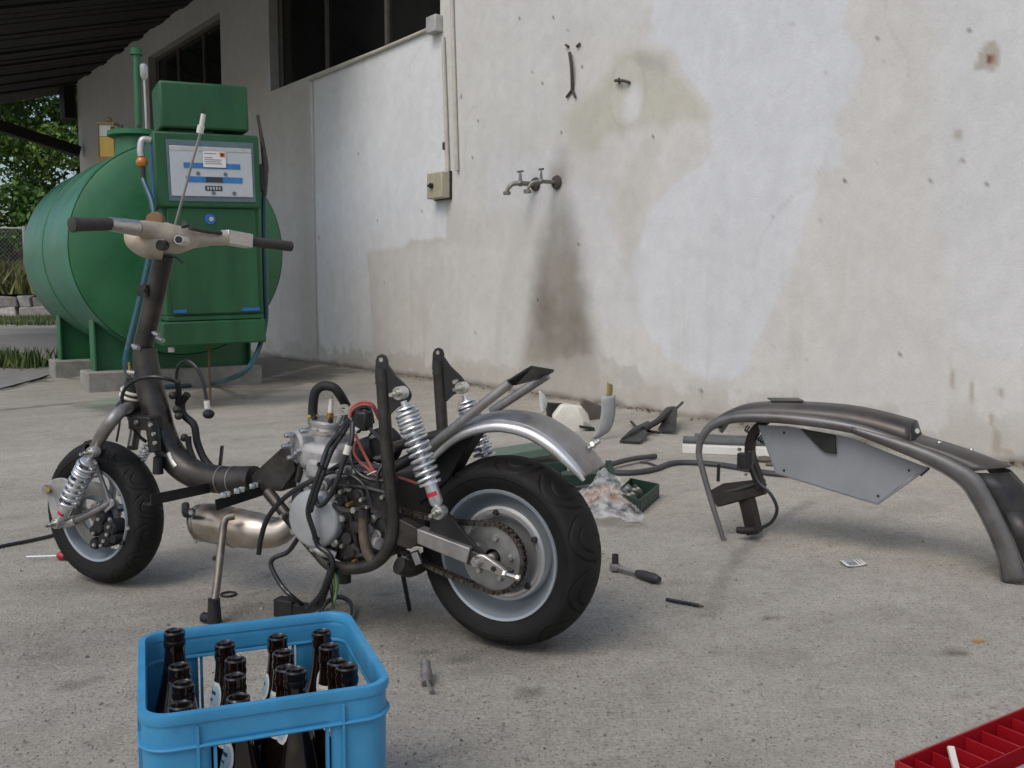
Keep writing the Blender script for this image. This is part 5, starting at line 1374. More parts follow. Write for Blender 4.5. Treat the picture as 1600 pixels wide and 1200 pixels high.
for x, y in ((600, 820), (560, 822), (545, 840)):
    b = MB(); b.lathe([(0, .014), (.014, .012), (.018, 0), (.018, -.03)], SP(x, y, .10), S_L, 14); b.build("case_boss", M_castd, eng)
b = MB(); b.tube([SP(537, 893, .03), SP(538, 910, .03)], [.018, .017], n=14, sub=1); b.build("drain_spigot", M_blk, scooter)
b = MB(); b.tube([SP(487, 852, .12), SP(505, 862, .12), SP(525, 868, .11)], [.008, .012, .010], n=10); b.build("lower_lug", M_cast, scooter)
b = MB(); b.tube([SP(489, 850, .126), SP(500, 852, .128)], .005, n=8, sub=1); b.build("orange_sleeve", mat("orange_sleeve", (.6, .12, .02), .5), scooter)
for k, (x, y, r, l) in enumerate(((548, 760, .02, .09), (562, 772, .015, .1), (536, 782, .018, .1), (505, 758, .016, .11), (478, 766, .012, .11), (600, 765, .016, .09), (590, 835, .013, .1), (520, 850, .02, .1), (552, 862, .022, .1), (578, 826, .012, .105))):
    b = MB(); b.lathe([(0, .012), (r * .5, .012), (r * .6, .008), (r, .006), (r * 1.1, -.03)], SP(x, y, l), S_L, 14); b.build("casting_boss", M_cast if k % 3 == 0 else M_castd, eng)
for x0, y0, x1, y1, l in ((470, 775, 520, 760, .1), (530, 758, 604, 770, .1), (540, 872, 600, 868, .1), (545, 800, 560, 860, .1)):
    b = MB(); b.tube([SP(x0, y0, l), SP((x0 + x1) / 2, (y0 + y1) / 2 - 3, l + .006), SP(x1, y1, l)], .006, n=8); b.build("casting_rib", M_castd, eng)
for t in (.2, .42, .62):
    p = cyb.lerp(top_c, t); b = MB(); b.lathe([(.06, -.002), (.073 - .014 * t, -.002), (.073 - .014 * t, .002), (.06, .002)], p, axc, 28, closed=True); b.build("cooling_flange", M_cast, cy_)
for x, y, l, r in ((532, 676, .122, .011), (503, 728, .15, .0125), (484, 796, .16, .009), (494, 842, .155, .009), (517, 884, .15, .0105), (438, 783, .13, .009)):
    b = MB(); b.lathe([(r * .7, -.0025), (r, -.0025), (r, .0025), (r * .7, .0025)], SP(x, y, l), SP(x - 6, y + 12, l) - SP(x, y, l), 12, closed=True); b.build("cable_tie", M_blk, scooter)
cable([SP(560, 690, .06), SP(548, 712, .09), SP(556, 735, .1), SP(575, 748, .1), SP(600, 752, .1)], .004, M_cable)
cable([SP(578, 670, .06), SP(596, 690, .07), SP(600, 720, .08), SP(590, 745, .1), SP(598, 780, .1)], .0045, M_cable)
cable([SP(500, 745, .12), SP(520, 738, .12), SP(548, 742, .11), SP(570, 760, .11), SP(580, 785, .11)], .0038, M_cable)
# cables over the engine
cable([SP(545, 655, .09), SP(530, 676, .12), SP(512, 700, .13), SP(500, 735, .15), SP(490, 765, .155), SP(483, 788, .16), SP(482, 805, .16), SP(490, 830, .155), SP(497, 852, .15), SP(514, 866, .15), SP(520, 884, .15), SP(512, 905, .15), SP(500, 930, .14), SP(480, 952, .13)], .0062, M_cable, n=10)
cable([SP(547, 658, .09), SP(534, 680, .12), SP(518, 706, .13), SP(505, 740, .15), SP(493, 775, .155), SP(485, 800, .16)], .0052, M_cable, n=10)
cable([SP(551, 660, .10), SP(549, 690, .12), SP(540, 712, .13), SP(528, 748, .14), SP(512, 780, .15), SP(500, 790, .15), SP(494, 782, .15), SP(492, 768, .15)], .0058, M_cable, n=10)
b = MB(); b.cyl(SP(545, 696, .126), SP(541, 710, .13), .0085, 12); b.build("white_tape", M_cream2, scooter)
cable([SP(560, 722, .08), SP(535, 725, .1), SP(500, 745, .12), SP(470, 760, .13), SP(440, 782, .13), SP(418, 810, .13), SP(408, 840, .13), SP(404, 866, .13)], .0062, M_cable, "vent_hose", n=10)
# harness trailing to the ground
gz = lambda x, y: on_z(x, y) + Zv * .007
cable([SP(466, 840, .10), SP(450, 862, .10), SP(428, 872, .11), SP(424, 885, .115), SP(440, 915, .12), SP(460, 935, .12), gz(486, 958)], .0058, M_cable, "harness_branch", n=10)
cable([SP(520, 884, .14), SP(508, 920, .12), SP(497, 945, .11), gz(470, 963)], .0095, M_cable, "harness", n=10)
for k, (m, dx) in enumerate(((M_cable, 0), (mat("green_wire", (.05, .22, .06), .5), 4), (mat("yellow_wire", (.5, .42, .08), .5), 7), (M_cable, -4), (mat("teal_wire", (.03, .2, .2), .5), 10))):
    cable([SP(519, 885, .13), SP(518 + dx, 905, .13), SP(520 + dx * .7, 925, .12), SP(520 + dx * .3, 942, .11), gz(522, 955)], .002, m, "thin_wire", n=6)
cable([gz(500, 962), gz(510, 952) + Zv * .01, gz(530, 946) + Zv * .015, gz(548, 952) + Zv * .01, gz(551, 966), gz(543, 978)], .0062, M_cable, "harness_end", n=10)
gc = on_z(448, 964)
b = MB(); b.box(gc + Zv * .024, .055, .034, .046, S_F, S_L); b.box(gc + Zv * .024 - S_F * .045, .05, .026, .034, S_F, S_L); b.build("harness_connector", M_rub, scooter, bevel=.004)

# ================================================================== BODY FRAME STANDING ON THE RIGHT
b0, b1 = on_z(1131, 845), on_z(1576, 910)
B_1 = (b1 - b0).normalized(); B_2 = Vector((-B_1.y, B_1.x, 0))
def BP(px, py, l=0.0):
    return on_plane(px, py, b0 + B_2 * l, B_2)
bf = thing("scooter_body_frame", "bare steel scooter rear body frame standing on its legs, grey panel hanging inside", "body frame", b0)
tube_px = [(1131, 845), (1112, 785), (1098, 735), (1092, 708), (1097, 684), (1114, 664), (1148, 653), (1200, 652), (1260, 657), (1320, 666), (1370, 679), (1420, 696), (1475, 717)]
b = MB(); b.tube([BP(*p) for p in tube_px], [.0075, .009, .010, .0105, .0115, .014, .0165, .017, .017, .017, .015, .012, .004], n=16, sub=6); et = b.build("edge_tube", mat("gunmetal_sheet", (.165, .162, .158), .45, metal=.55, var=.25, scale=12, rvar=.12, c2=(.12, .105, .095), c2amt=.6), bf)
far_px = tube_px[4:13]
# pressed steel top: lofted from the near tube to the far edge
M_top = mat("bare_brown_steel", (.095, .089, .082), .45, metal=.55, var=.3, scale=10, rvar=.14, c2=(.08, .065, .055), c2amt=.7)
WB = .17
def crown(x):
    if x < 1150: return .004 + .020 * max(0, (x - 1097)) / 53
    if x < 1424: return .024 + .026 * (x - 1150) / 274
    return .010
top_path = catmull([Vector((x, y, 0)) for x, y in tube_px[4:13] + [(1522, 742)]], 5)
left_part = [p for p in top_path if p.x <= 1424]; right_part = [p for p in top_path if p.x >= 1418]
def strip(path, nm, m):
    P = []
    for p in path:
        h = crown(p.x if nm == "top_pressing" else 1500); row = []
        for k in range(11):
            t = k / 10; l = .004 + (WB - .008) * t
            zz = h * (1 - abs(2 * t - 1) ** 4.0) + .010
            bul = .085 * max(0, (p.x - 1440) / 82) * math.sin(PI * t) ** .8 if nm != "top_pressing" else 0
            q = BP(p.x, p.y, 0) + B_2 * l + B_1 * bul + Vector((0, 0, zz)); row.append(q)
        P.append(row)
    b = MB(); b.grid(P); return b.build(nm, m, bf, solid=.0025), P
tp_, P1 = strip(left_part, "top_pressing", M_top)
tp2, P2 = strip(right_part, "rear_pressing", M_top)
# the end wall of the hump with its bolt hole
e0 = P1[-1]; e1 = [BP(left_part[-1].x, left_part[-1].y, 0) + B_2 * (.004 + (WB - .008) * k / 10) + Vector((0, 0, .010 * (1 - abs(k / 5 - 1) ** 3) + .004)) + B_1 * .012 for k in range(11)]
b = MB(); b.grid([e0, e1]); hw_ = b.build("hump_end", M_blk, bf, solid=.003)
hole = (e0[3] + e1[3]) / 2 + B_1 * .006
b = MB(); b.lathe([(0, .002), (.0075, .002), (.0075, 0)], hole, B_1 * .8 - B_2 * .6 + Vector((0, 0, .2)), 14); b.build("bolt_hole", M_cream2, hw_)
for px, py, l in ((1452, 696, .045), (1478, 684, .115)):
    p = BP(px, py + 12, 0); p = P2[min(len(P2) - 1, max(0, int((px - 1420) / 100 * len(P2))))][4 if l < .1 else 7]
    b = MB(); b.lathe([(0, .004), (.006, .004), (.0075, 0)], p + Vector((0, 0, .002)), (0, 0, 1), 12); b.build("rivet", M_zinc, tp2)
b = MB(); b.tube([p + B_2 * WB for p in [BP(*q) for q in far_px]], .010, n=12, sub=6); b.build("far_edge_tube", M_stl, bf)
# loose steel square on top
q = P1[int(len(P1) * .47)][6] + Vector((0, 0, .006))
b = MB(); b.box(q, .10, .085, .003, (B_1 + Vector((0, 0, .06))).normalized(), (B_2 + B_1 * -.5).normalized(), Vector((0, 0, 1)))
tag(b.build("steel_offcut", M_raw), "small flat steel square lying on top of the body frame", "metal plate")
# rear leg: silver side sheet, dark outer face, overlapping lower plate
M_gun = mat("gunmetal_sheet", (.165, .162, .158), .45, metal=.55, var=.25, scale=12, rvar=.12, c2=(.12, .105, .095), c2amt=.6)
Uf = catmull([Vector((x, y, 0)) for x, y in ((1330, 664), (1400, 684), (1462, 706), (1524, 738), (1546, 768), (1567, 808), (1590, 860), (1606, 908))], 5)
Lf = catmull([Vector((x, y, 0)) for x, y in ((1330, 676), (1400, 704), (1462, 732), (1500, 757), (1520, 785), (1540, 822), (1558, 866), (1566, 911))], 5)
b = MB(); b.grid([[BP(u_.x + (l_.x - u_.x) * t, u_.y + (l_.y - u_.y) * t, -.006 - .013 * math.sin(PI * t) ** .7) for t in np.linspace(0, 1, 8)] for u_, l_ in zip(Uf, Lf)]); b.build("leg_side_sheet", M_gun, bf, solid=.0025)
b = MB(); b.tube([BP(l_.x, l_.y, -.006) for l_ in Lf[8:]], .0035, n=8, sub=1); b.build("folded_edge", M_gun, bf)
outer = [(1523, 739), (1545, 764), (1564, 800), (1584, 842), (1604, 892), (1612, 912)]
P = [[BP(x, y, 0) + B_2 * (.0 + WB * k / 6) + B_1 * (.085 * math.sin(PI * k / 6) ** .8) for k in range(7)] for x, y in outer]
b = MB(); b.grid(P); of = b.build("leg_outer_face", M_blk, bf, solid=.003)
ov = [[p + B_1 * .008 + Vector((0, 0, .002)) for p in r] for r in P[2:]]
b = MB(); b.grid(ov); b.build("overlap_plate", M_blk, bf, solid=.003)
p = (P[1][3] + P[2][3]) / 2 + B_1 * .004
b = MB(); b.prism([p + B_2 * a + (P[2][3] - P[1][3]).normalized() * c_ for a, c_ in ((-.012, -.014), (.010, -.014), (.012, .006), (.0, .018), (-.012, .008))], B_1 * .002); b.build("cutout", M_cream2, of)
b = MB(); b.tube([BP(1522, 740, WB), BP(1545, 785, WB), BP(1575, 855, WB), BP(1596, 912, WB)], .010, n=12); b.build("far_leg_tube", M_raw, bf)
# left inner arch post with shelf bracket
M_rustb = mat("rust_brown_steel", (.03, .025, .022), .6, metal=.5, var=.4, scale=20, c2=(.06, .04, .03), c2amt=.5)
lm_ = .085
rect = [(-1, -.7), (1, -.7), (1, .7), (-1, .7)]
b = MB(); b.tube([BP(1200, 654, lm_), BP(1178, 676, lm_), BP(1172, 705, lm_), BP(1180, 735, lm_), BP(1190, 762, lm_)], .018, sub=6, prof=rect, up=B_2); b.build("inner_arch", M_rustb, bf)
b = MB(); b.tube([BP(1166, 776, lm_), BP(1172, 800, lm_), BP(1179, 833, lm_)], .027, sub=3, prof=rect, up=B_2); b.build("inner_post", M_rustb, bf)
b = MB(); b.prism([BP(1106, 768, .0), BP(1130, 755, .03), BP(1192, 748, lm_), BP(1194, 772, lm_), BP(1120, 792, .0)], Vector((0, 0, -.006)) + B_2 * .03); b.build("shelf_bracket", M_rustb, bf, bevel=.002)
b = MB(); b.tube([BP(1108, 773, .01), BP(1150, 765, .05), BP(1190, 752, lm_)], .009, n=10); b.build("shelf_lip", M_blk, bf)
b = MB(); b.tube([BP(1123, 725, .03), BP(1122, 752, .03)], .006, sub=1, prof=rect); b.build("tab", M_rustb, bf)
b = MB(); b.box(BP(1163, 720, .06), .04, .03, .05, B_1, B_2); b.box(BP(1172, 718, .05), .02, .03, .06, B_1, B_2); lk2 = b.build("seat_lock", M_blk, bf, bevel=.003)
bolt(BP(1156, 702, .05), -B_2, .006, .01, lk2); bolt(BP(1166, 741, .05), -B_2, .005, .01, lk2)
b = MB(); b.tube([BP(1174, 727, .04), BP(1184, 752, .03), BP(1204, 772, .02), BP(1214, 795, .015), BP(1206, 815, .015), BP(1187, 826, .02), BP(1170, 830, .03)], .0055, n=10, sub=7); b.build("cable", M_cable, bf)
b = MB(); b.tube([BP(1152, 828, .035), BP(1162, 829, .033), BP(1180, 828, .028)], [.011, .012, .008], n=12); b.build("cable_boot", M_rub, bf)
b = MB(); pts = []
p0, p1 = BP(1165, 668, .10), BP(1195, 690, .10); ax = p1 - p0; u, w = frame_for(ax)
for k in range(140):
    a = k / 140 * 10 * 2 * PI; pts.append(p0 + ax * (k / 140) + (u * math.cos(a) + w * math.sin(a)) * .010)
b.tube(pts, .0022, n=6, sub=1); b.build("seat_spring", M_castd, bf)
# grey hanging panel with dark pocket
gp = [(1186, 664), (1230, 666), (1310, 680), (1340, 688), (1400, 712), (1450, 731), (1420, 748), (1371, 787), (1300, 766), (1214, 739)]
b = MB(); b.prism([BP(x, y, .045) for x, y in gp], B_2 * .0035); hp_ = b.build("hanging_panel", M_primer, bf, bevel=.001)
for a_, c_ in ((gp[7], gp[9]), (gp[5], gp[7]), (gp[0], gp[9])):
    b = MB(); b.tube([BP(*a_, .050), BP(*c_, .050)], .004, n=8, sub=1); b.build("folded_lip", M_primer, hp_)
for x, y in ((1225, 676), (1225, 735), (1372, 775), (1420, 735)):
    b = MB(); b.lathe([(0, .002), (.003, .002), (.004, 0)], BP(x, y, .0445), -B_2, 10); b.build("panel_rivet", M_castd, hp_)
b = MB(); b.prism([BP(1252, 669, .045), BP(1306, 680, .045), BP(1308, 709, .045), BP(1290, 706, .045), BP(1276, 694, .045)], -B_2 * .012); b.build("panel_pocket", M_blk, bf, bevel=.002)
b = MB(); b.tube([BP(1452, 731, .05), BP(1438, 743, .05)], .004, n=8, sub=1); b.build("panel_stud", M_blk, bf)

# ================================================================== BEER CRATE
cz_ = .292
cBL, cBR, cFR, cFL = on_z(217, 989, cz_), on_z(537, 954, cz_), on_z(612, 1065, cz_), on_z(226, 1125, cz_)
c_c = (cBL + cBR + cFR + cFL) / 4; c_c.z = 0
K_X = ((cFR - cFL) + (cBR - cBL)); K_X.z = 0; K_X.normalize(); K_Y = Vector((-K_X.y, K_X.x, 0))
KW = ((cFR - cFL).length + (cBR - cBL).length) / 2; KD = ((cBL - cFL).dot(K_Y) + (cBR - cFR).dot(K_Y)) / 2
def K(x, y, z):
    return c_c + K_X * x + K_Y * y + Vector((0, 0, z))
crate = thing("bottle_crate", "bright blue plastic bottle crate holding empty brown bottles", "crate", c_c)
M_blue = mat("crate_blue_plastic", (.042, .25, .455), .42, var=.12, scale=14, bump=.08, bscale=40, spec=.5, rvar=.08, c2=(.085, .30, .50), c2amt=.5)
def rrect(hx, hy, r, n=6, per=16):
    pts = []
    cs = ((hx - r, -hy + r, -PI / 2), (hx - r, hy - r, 0), (-hx + r, hy - r, PI / 2), (-hx + r, -hy + r, PI))
    for i, (cx, cy, a0) in enumerate(cs):
        arc_ = [(cx + r * math.cos(a0 + PI / 2 * k / n), cy + r * math.sin(a0 + PI / 2 * k / n)) for k in range(n + 1)]
        pts += arc_
        nx_, ny_, na = cs[(i + 1) % 4]
        e = (nx_ + r * math.cos(na), ny_ + r * math.sin(na)); s_ = arc_[-1]
        pts += [(s_[0] + (e[0] - s_[0]) * k / per, s_[1] + (e[1] - s_[1]) * k / per) for k in range(1, per)]
    return pts
ho_x, ho_y = KW / 2 - .0015, KD / 2 - .002
zs = [.002, .02, .05, .08, .11, .13, .15, .17, .19, .21, .225, .238, .248, .256, .270, .288]
per_n = len(rrect(1, 1, .1))
ring = lambda hx, hy, r: rrect(hx, hy, r)
G = []
for z in zs:
    s_ = 1 - .012 * (1 - z / .29)
    G.append([K(x * s_, y * s_, z) for x, y in rrect(ho_x, ho_y, .032)])
vs_ = [p for r in G for p in r]; fs_ = []
base_r = rrect(ho_x, ho_y, .032)
hole_w = .066
for i in range(len(zs) - 1):
    zc = (zs[i] + zs[i + 1]) / 2
    for j in range(per_n):
        k = (j + 1) % per_n
        x = (base_r[j][0] + base_r[k][0]) / 2; y = (base_r[j][1] + base_r[k][1]) / 2
        front_back = abs(abs(y) - ho_y) < .004; sides = abs(abs(x) - ho_x) < .004
        if front_back and abs(x) < hole_w and .11 < zc < .249: continue
        if sides and abs(y) < hole_w and .13 < zc < .25: continue
        if (front_back and abs(x) < .09 or sides and abs(y) < .09) and .02 < zc < .08: continue
        fs_.append((i * per_n + j, i * per_n + k, (i + 1) * per_n + k, (i + 1) * per_n + j))
b = MB(); b.add(vs_, fs_, True); sh_ = b.build("crate_wall", M_blue, crate, solid=.005)
def band(z0, z1, out, nm):
    prof = [(0, z0), (out, z0), (out + .001, (z0 + z1) / 2), (out, z1), (-.003, z1 + .0005), (-.0045, z1 - .002), (-.0045, z0)]
    rr_ = rrect(ho_x, ho_y, .032); N_ = len(rr_); G = []
    for dx, z in prof:
        G.append([K(x, y, z) for x, y in rrect(ho_x + dx, ho_y + dx, .032 + dx)])
    vs_ = [p for r in G for p in r]; m_ = len(prof); fs_ = [(i * N_ + j, i * N_ + (j + 1) % N_, ((i + 1) % m_) * N_ + (j + 1) % N_, ((i + 1) % m_) * N_ + j) for i in range(m_) for j in range(N_)]
    b = MB(); b.add(vs_, fs_, True); return b.build(nm, M_blue, crate)
band(.279, .292, .0055, "crate_rim")
band(.247, .251, .0065, "crate_rib")
band(.0, .012, .004, "crate_base_rib")
for sx in (-.088, .088):
    for fy in (-1, 1):
        b = MB(); b.box(K(sx, fy * (ho_y + .003), .14), .0035, .008, .268, K_X, K_Y); b.build("crate_upright", M_blue, crate)
    for fx in (-1, 1):
        b = MB(); b.box(K(fx * (ho_x + .003), sx, .14), .008, .0035, .268, K_X, K_Y); b.build("crate_upright", M_blue, crate)
for sx in (-1, 1):
    b = MB(); b.box(K(sx * hole_w * 1.03, -(ho_y + .001), .18), .004, .007, .135, K_X, K_Y); b.build("hole_lip", M_blue, crate)
    b = MB(); b.box(K(sx * hole_w * 1.03, (ho_y + .001), .18), .004, .007, .135, K_X, K_Y); b.build("hole_lip", M_blue, crate)
b = MB(); b.box(K(0, 0, .006), ho_x * 1.94, ho_y * 1.94, .006, K_X, K_Y); b.build("crate_floor", M_blue, crate)
sp_x, sp_y = (ho_x * 2 - .012) / 4, (ho_y * 2 - .012) / 4
for i in (-1, 0, 1):
    b = MB(); b.box(K(i * sp_x, 0, .07), .003, ho_y * 1.95, .12, K_X, K_Y); b.build("divider", M_blue, crate)
    b = MB(); b.box(K(0, i * sp_y, .069), ho_x * 1.95, .003, .118, K_X, K_Y); b.build("divider", M_blue, crate)
M_bottle = mat("brown_bottle_glass", (.008, .004, .002), .1, var=.3, scale=20, spec=.6, rvar=.05, coat=.3)
M_lab = mat("bottle_label_paper", (.70, .70, .66), .7, var=.06)
M_labb = mat("bottle_label_blue", (.34, .52, .64), .7, var=.08)
M_labd = mat("bottle_label_ink", (.03, .06, .15), .7, var=.08)
bprof = [(0, .004), (.025, .002), (.031, 0), (.0335, .004), (.0335, .118), (.0325, .128), (.029, .147), (.0245, .168), (.0195, .190), (.0158, .212), (.0142, .230), (.0140, .238), (.0152, .240), (.0155, .246), (.0146, .249), (.0142, .252), (.0150, .255), (.0148, .2605), (.0125, .2625), (.0108, .260), (.0105, .23), (.012, .205)]
bottle_mesh = MB(); bottle_mesh.lathe(bprof, (0, 0, 0), (0, 0, 1), 28)
def lab_patch(a0, a1, z0, z1, off, cut):
    zz_ = np.linspace(z0, z1, 7); rz = [p[1] for p in bprof[4:12]]; rr_ = [p[0] for p in bprof[4:12]]
    P = []
    for i in range(9):
        row = []
        for z in zz_:
            t = (z - z0) / (z1 - z0); w = 1 - cut * abs(2 * t - 1) ** 3
            a = (a0 + a1) / 2 + (a1 - a0) * (i / 8 - .5) * w
            r = np.interp(z, rz, rr_) + off; row.append(Vector((r * math.cos(a), r * math.sin(a), z)))
        P.append(row)
    b = MB(); b.grid(P); return b
proto_b = bottle_mesh.build("bottle", M_bottle)
proto_l = lab_patch(-.85, .85, .170, .208, .0004, .3).build("neck_label", M_lab)
proto_p = lab_patch(-.68, .68, .175, .203, .0008, .3).build("label_print", M_labb)
proto_i = lab_patch(-.4, .4, .190, .195, .0011, 0).build("label_mark", M_labd)
proto_j = lab_patch(-.2, .2, .181, .184, .0011, 0).build("label_mark", M_labd)
rowname = ("front row", "second row from front", "third row from front", "back row")
colname = ("leftmost", "second from left", "third from left", "rightmost")
raised = {(0, 3): .030, (2, 0): .024, (3, 0): .020, (1, 0): .004}
rb = random.Random(3); first = True
lab_ang = {(3, 1): -1.9, (0, 0): -1.2, (0, 1): .9, (0, 2): .6, (0, 3): .2, (1, 3): -2.5, (2, 3): -2.9, (3, 3): -1.0, (1, 2): .9, (1, 1): -2.1, (2, 2): -2.2, (3, 2): -2.0, (2, 1): -2.3, (1, 0): -2.5, (2, 0): -2.7}
for i in range(4):
    for j in range(4):
        x = (i - 1.5) * sp_x; y = (j - 1.5) * .067 + .004
        if first: o = proto_b; parts = [proto_l, proto_p, proto_i, proto_j]
        else:
            o = proto_b.copy(); col.objects.link(o)
            parts = []
            for pp in (proto_l, proto_p, proto_i, proto_j):
                c_ = pp.copy(); col.objects.link(c_); parts.append(c_)
        parts[0].parent = o
        for pp in parts[1:]: pp.parent = parts[0]
        first = False
        p = K(x + rb.uniform(-.0015, .0015), y + rb.uniform(-.0015, .0015), .016 + raised.get((i, j), rb.uniform(0, .003)))
        o.location = p
        o.rotation_euler = (rb.gauss(0, .012), rb.gauss(0, .012), lab_ang.get((i, j), rb.uniform(-3.1, 3.1)))
        tag(o, "empty brown bottle in the blue crate, %s, %s" % (colname[i], rowname[j]), "bottle", "bottles in the blue crate")

# ================================================================== THINGS LYING ABOUT
UP = Vector((0, 0, 1))
def G0(px, py, h=0.0):
    return on_z(px, py) + UP * h
# ratchet
rt = thing("ratchet_wrench", "socket ratchet with dark handle on the concrete right of the rear wheel", "ratchet", on_z(985, 900))
r0, r1, r2 = G0(961, 893, .014), G0(995, 903, .014), G0(1030, 914, .014)
b = MB(); b.lathe([(0, .010), (.014, .010), (.016, .006), (.016, -.008), (0, -.010)], r0, UP, 20); b.tube([r0, r1], [.008, .0065], n=12, sub=1); b.build("ratchet_head", M_stl, rt)
b = MB(); b.tube([r1, r1.lerp(r2, .3), r1.lerp(r2, .75), r2], [.0095, .0135, .0145, .009], n=14); b.build("handle", mat("grey_black_grip", (.035, .035, .036), .6, var=.3, scale=60), rt)
b = MB(); b.lathe([(.0, .0), (.0095, 0), (.0095, .026), (.007, .026), (.006, .018), (0, .018)], r0 + UP * .010, UP, 16); b.build("socket", M_castd, rt)
# marker
mk = thing("marker_pen", "thin dark blue marker pen lying on the concrete", "pen", on_z(1070, 945))
a_, c_ = G0(1041, 940, .006), G0(1100, 951, .006)
b = MB(); b.cyl(a_, a_.lerp(c_, .88), .0048, 12); b.build("barrel", mat("navy_pen", (.012, .02, .03), .35), mk)
b = MB(); b.cyl(a_.lerp(c_, .88), c_, .0042, 12, .0015); b.build("tip", mat("brown_tip", (.12, .07, .05), .6), mk)
# sticker
sc_p = on_z(1333, 882); sx = (on_z(1352, 886) - on_z(1316, 886)).normalized(); sy = Vector((-sx.y, sx.x, 0))
b = MB()
P = [[sc_p + sx * (u * .034) + sy * (v * .030 + .012 * u) + UP * (.004 + .004 * abs(u) ** 2) for v in (-1, -.3, .3, 1)] for u in (-1, -.6, -.2, .2, .6, 1)]
b.grid(P); stk = tag(b.build("paper_sticker", mat("white_paper2", (.66, .66, .64), .8, var=.05), solid=.0006), "small white paper sticker with a grey print on the concrete", "sticker")
for u0, u1, v0, v1, m in ((-.62, .28, -.75, .5, mat("grey_print2", (.2, .22, .25), .8)), (.45, .55, -.7, .8, mat("dark_print2", (.1, .1, .1), .8)), (.7, .76, -.7, .8, mat("dark_print2", (.1, .1, .1), .8)), (-.6, .3, .66, .8, mat("dark_print2", (.1, .1, .1), .8))):
    b = MB(); b.grid([[sc_p + sx * (u * .034) + sy * (v * .030 + .012 * u) + UP * (.0046 + .004 * u * u) for v in (v0, v1)] for u in np.linspace(u0, u1, 4)]); b.build("sticker_print", m, stk)
# socket extension standing up
sx0 = on_z(668, 1082)
ext = thing("socket_adapter", "small steel socket adapter standing beside the blue crate", "socket", sx0)
b = MB(); q0, q1 = G0(667, 1072, .010), G0(664, 1052, .040)
axd = (q1 - q0).normalized(); b.lathe([(0, 0), (.0112, 0), (.0112, .017), (.0105, .018), (.0122, .019), (.0122, .034), (.0095, .036), (.0095, .044), (.0108, .045), (.0108, .056), (.008, .056), (.007, .046), (0, .046)], q0 - axd * .006, axd, 18); b.build("sleeve", M_stl, ext)
b = MB(); b.cyl(q0 + Vector((.002, -.008, .004)), G0(674, 1086, .006), .0042, 10); b.lathe([(0, .007), (.005, .006), (.0055, 0), (.005, -.004)], G0(674, 1084, .007), Vector((.3, -1, -.3)), 12); b.build("drive_pin", M_stl, ext)
# o-ring
b = MB(); oc = G0(357, 930, .003); b.tube([oc + Vector((math.cos(a) * .019, math.sin(a) * .019, 0)) for a in np.linspace(0, 2 * PI, 25)[:-1]], .0028, n=8, sub=1, closed=True)
tag(b.build("rubber_ring", M_rub), "thin black rubber ring on the ground by the side stand", "ring")
# screwdriver under the front wheel
sv = thing("screwdriver", "red and black screwdriver lying against the front tyre", "screwdriver", on_z(95, 876))
b = MB(); b.cyl(G0(42, 876, .012), G0(92, 875, .013), .0032, 8); b.build("shaft", M_chr, sv)
b = MB(); b.tube([G0(90, 875, .013), G0(96, 875, .013), G0(103, 876, .013)], [.008, .0145, .010], n=14); b.build("red_collar", mat("red_plastic", (.35, .015, .02), .4), sv)
b = MB(); b.tube([G0(102, 876, .013), G0(115, 877, .013), G0(135, 880, .013)], [.010, .0125, .012], n=14); b.build("handle", M_rub, sv)
b = MB(); b.tube([G0(-60, 872, .006), G0(0, 857, .006), G0(45, 848, .006), G0(88, 838, .006), G0(130, 826, .006)], .0055, n=8)
tag(b.build("ground_cable", M_cable), "black cable running along the ground behind the front wheel", "cable")

# the heap by the wall
wp = thing("white_plastic_cover", "faceted off white plastic cover among the parts at the wall", "cover", on_z(892, 668))
wc = on_z(893, 672); ex_ = Vector((1, .1, 0)).normalized(); ey_ = Vector((-.1, 1, 0)).normalized()
kx = 6.2 / 1500
base = [(-26, -12), (20, -16), (30, 10), (-22, 12)]; mid = [(-25, 0), (25, 0), (27, 16), (-25, 16)]
bm_ = MB()
lv = [[(-22, -8, 0), (14, -10, 0), (27, -2, 0), (26, 10, 0), (-20, 12, 0), (-28, 4, 0)], [(-26, -10, 20), (14, -13, 14), (26, -4, 8), (24, 10, 22), (-18, 12, 26), (-27, 2, 22)], [(-14, -6, 35), (6, -8, 34), (15, -2, 30), (13, 6, 34), (-10, 7, 37), (-16, 0, 36)]]
vs_ = [wc + ex_ * (x * kx) + ey_ * (y * kx) + UP * (z * kx) for L_ in lv for x, y, z in L_]
fs_ = [tuple(range(12, 18))] + [(i * 6 + j, i * 6 + (j + 1) % 6, (i + 1) * 6 + (j + 1) % 6, (i + 1) * 6 + j) for i in range(2) for j in range(6)]
bm_.add(vs_, fs_, False); bm_.build("shell", mat("off_white_plastic", (.66, .64, .56), .5, var=.08), wp, bevel=.006)
bm_ = MB(); bm_.box(wc + ex_ * .08 + ey_ * -.03 + UP * .02, .09, .05, .012, (ex_ - UP * .2).normalized(), ey_, UP); bm_.build("dark_lip", M_rub, wp)
def sheet(name, label, px_l, px_r, y, m, bend, cat="sheet metal"):
    L_ = [at_y(x, py, y) for x, py in px_l]; R_ = [at_y(x, py, y + bend) for x, py in px_r]
    L_ = catmull(L_, 5); R_ = catmull(R_, 5)
    P = [[l_.lerp(r_, t) + Vector((0, -.010 * math.sin(PI * t), 0)) for t in np.linspace(0, 1, 7)] for l_, r_ in zip(L_, R_)]
    b = MB(); b.grid(P); return tag(b.build(name, m, solid=.003), label, cat)
M_shgrey = mat("grey_painted_sheet", (.33, .34, .34), .55, var=.15, scale=12)
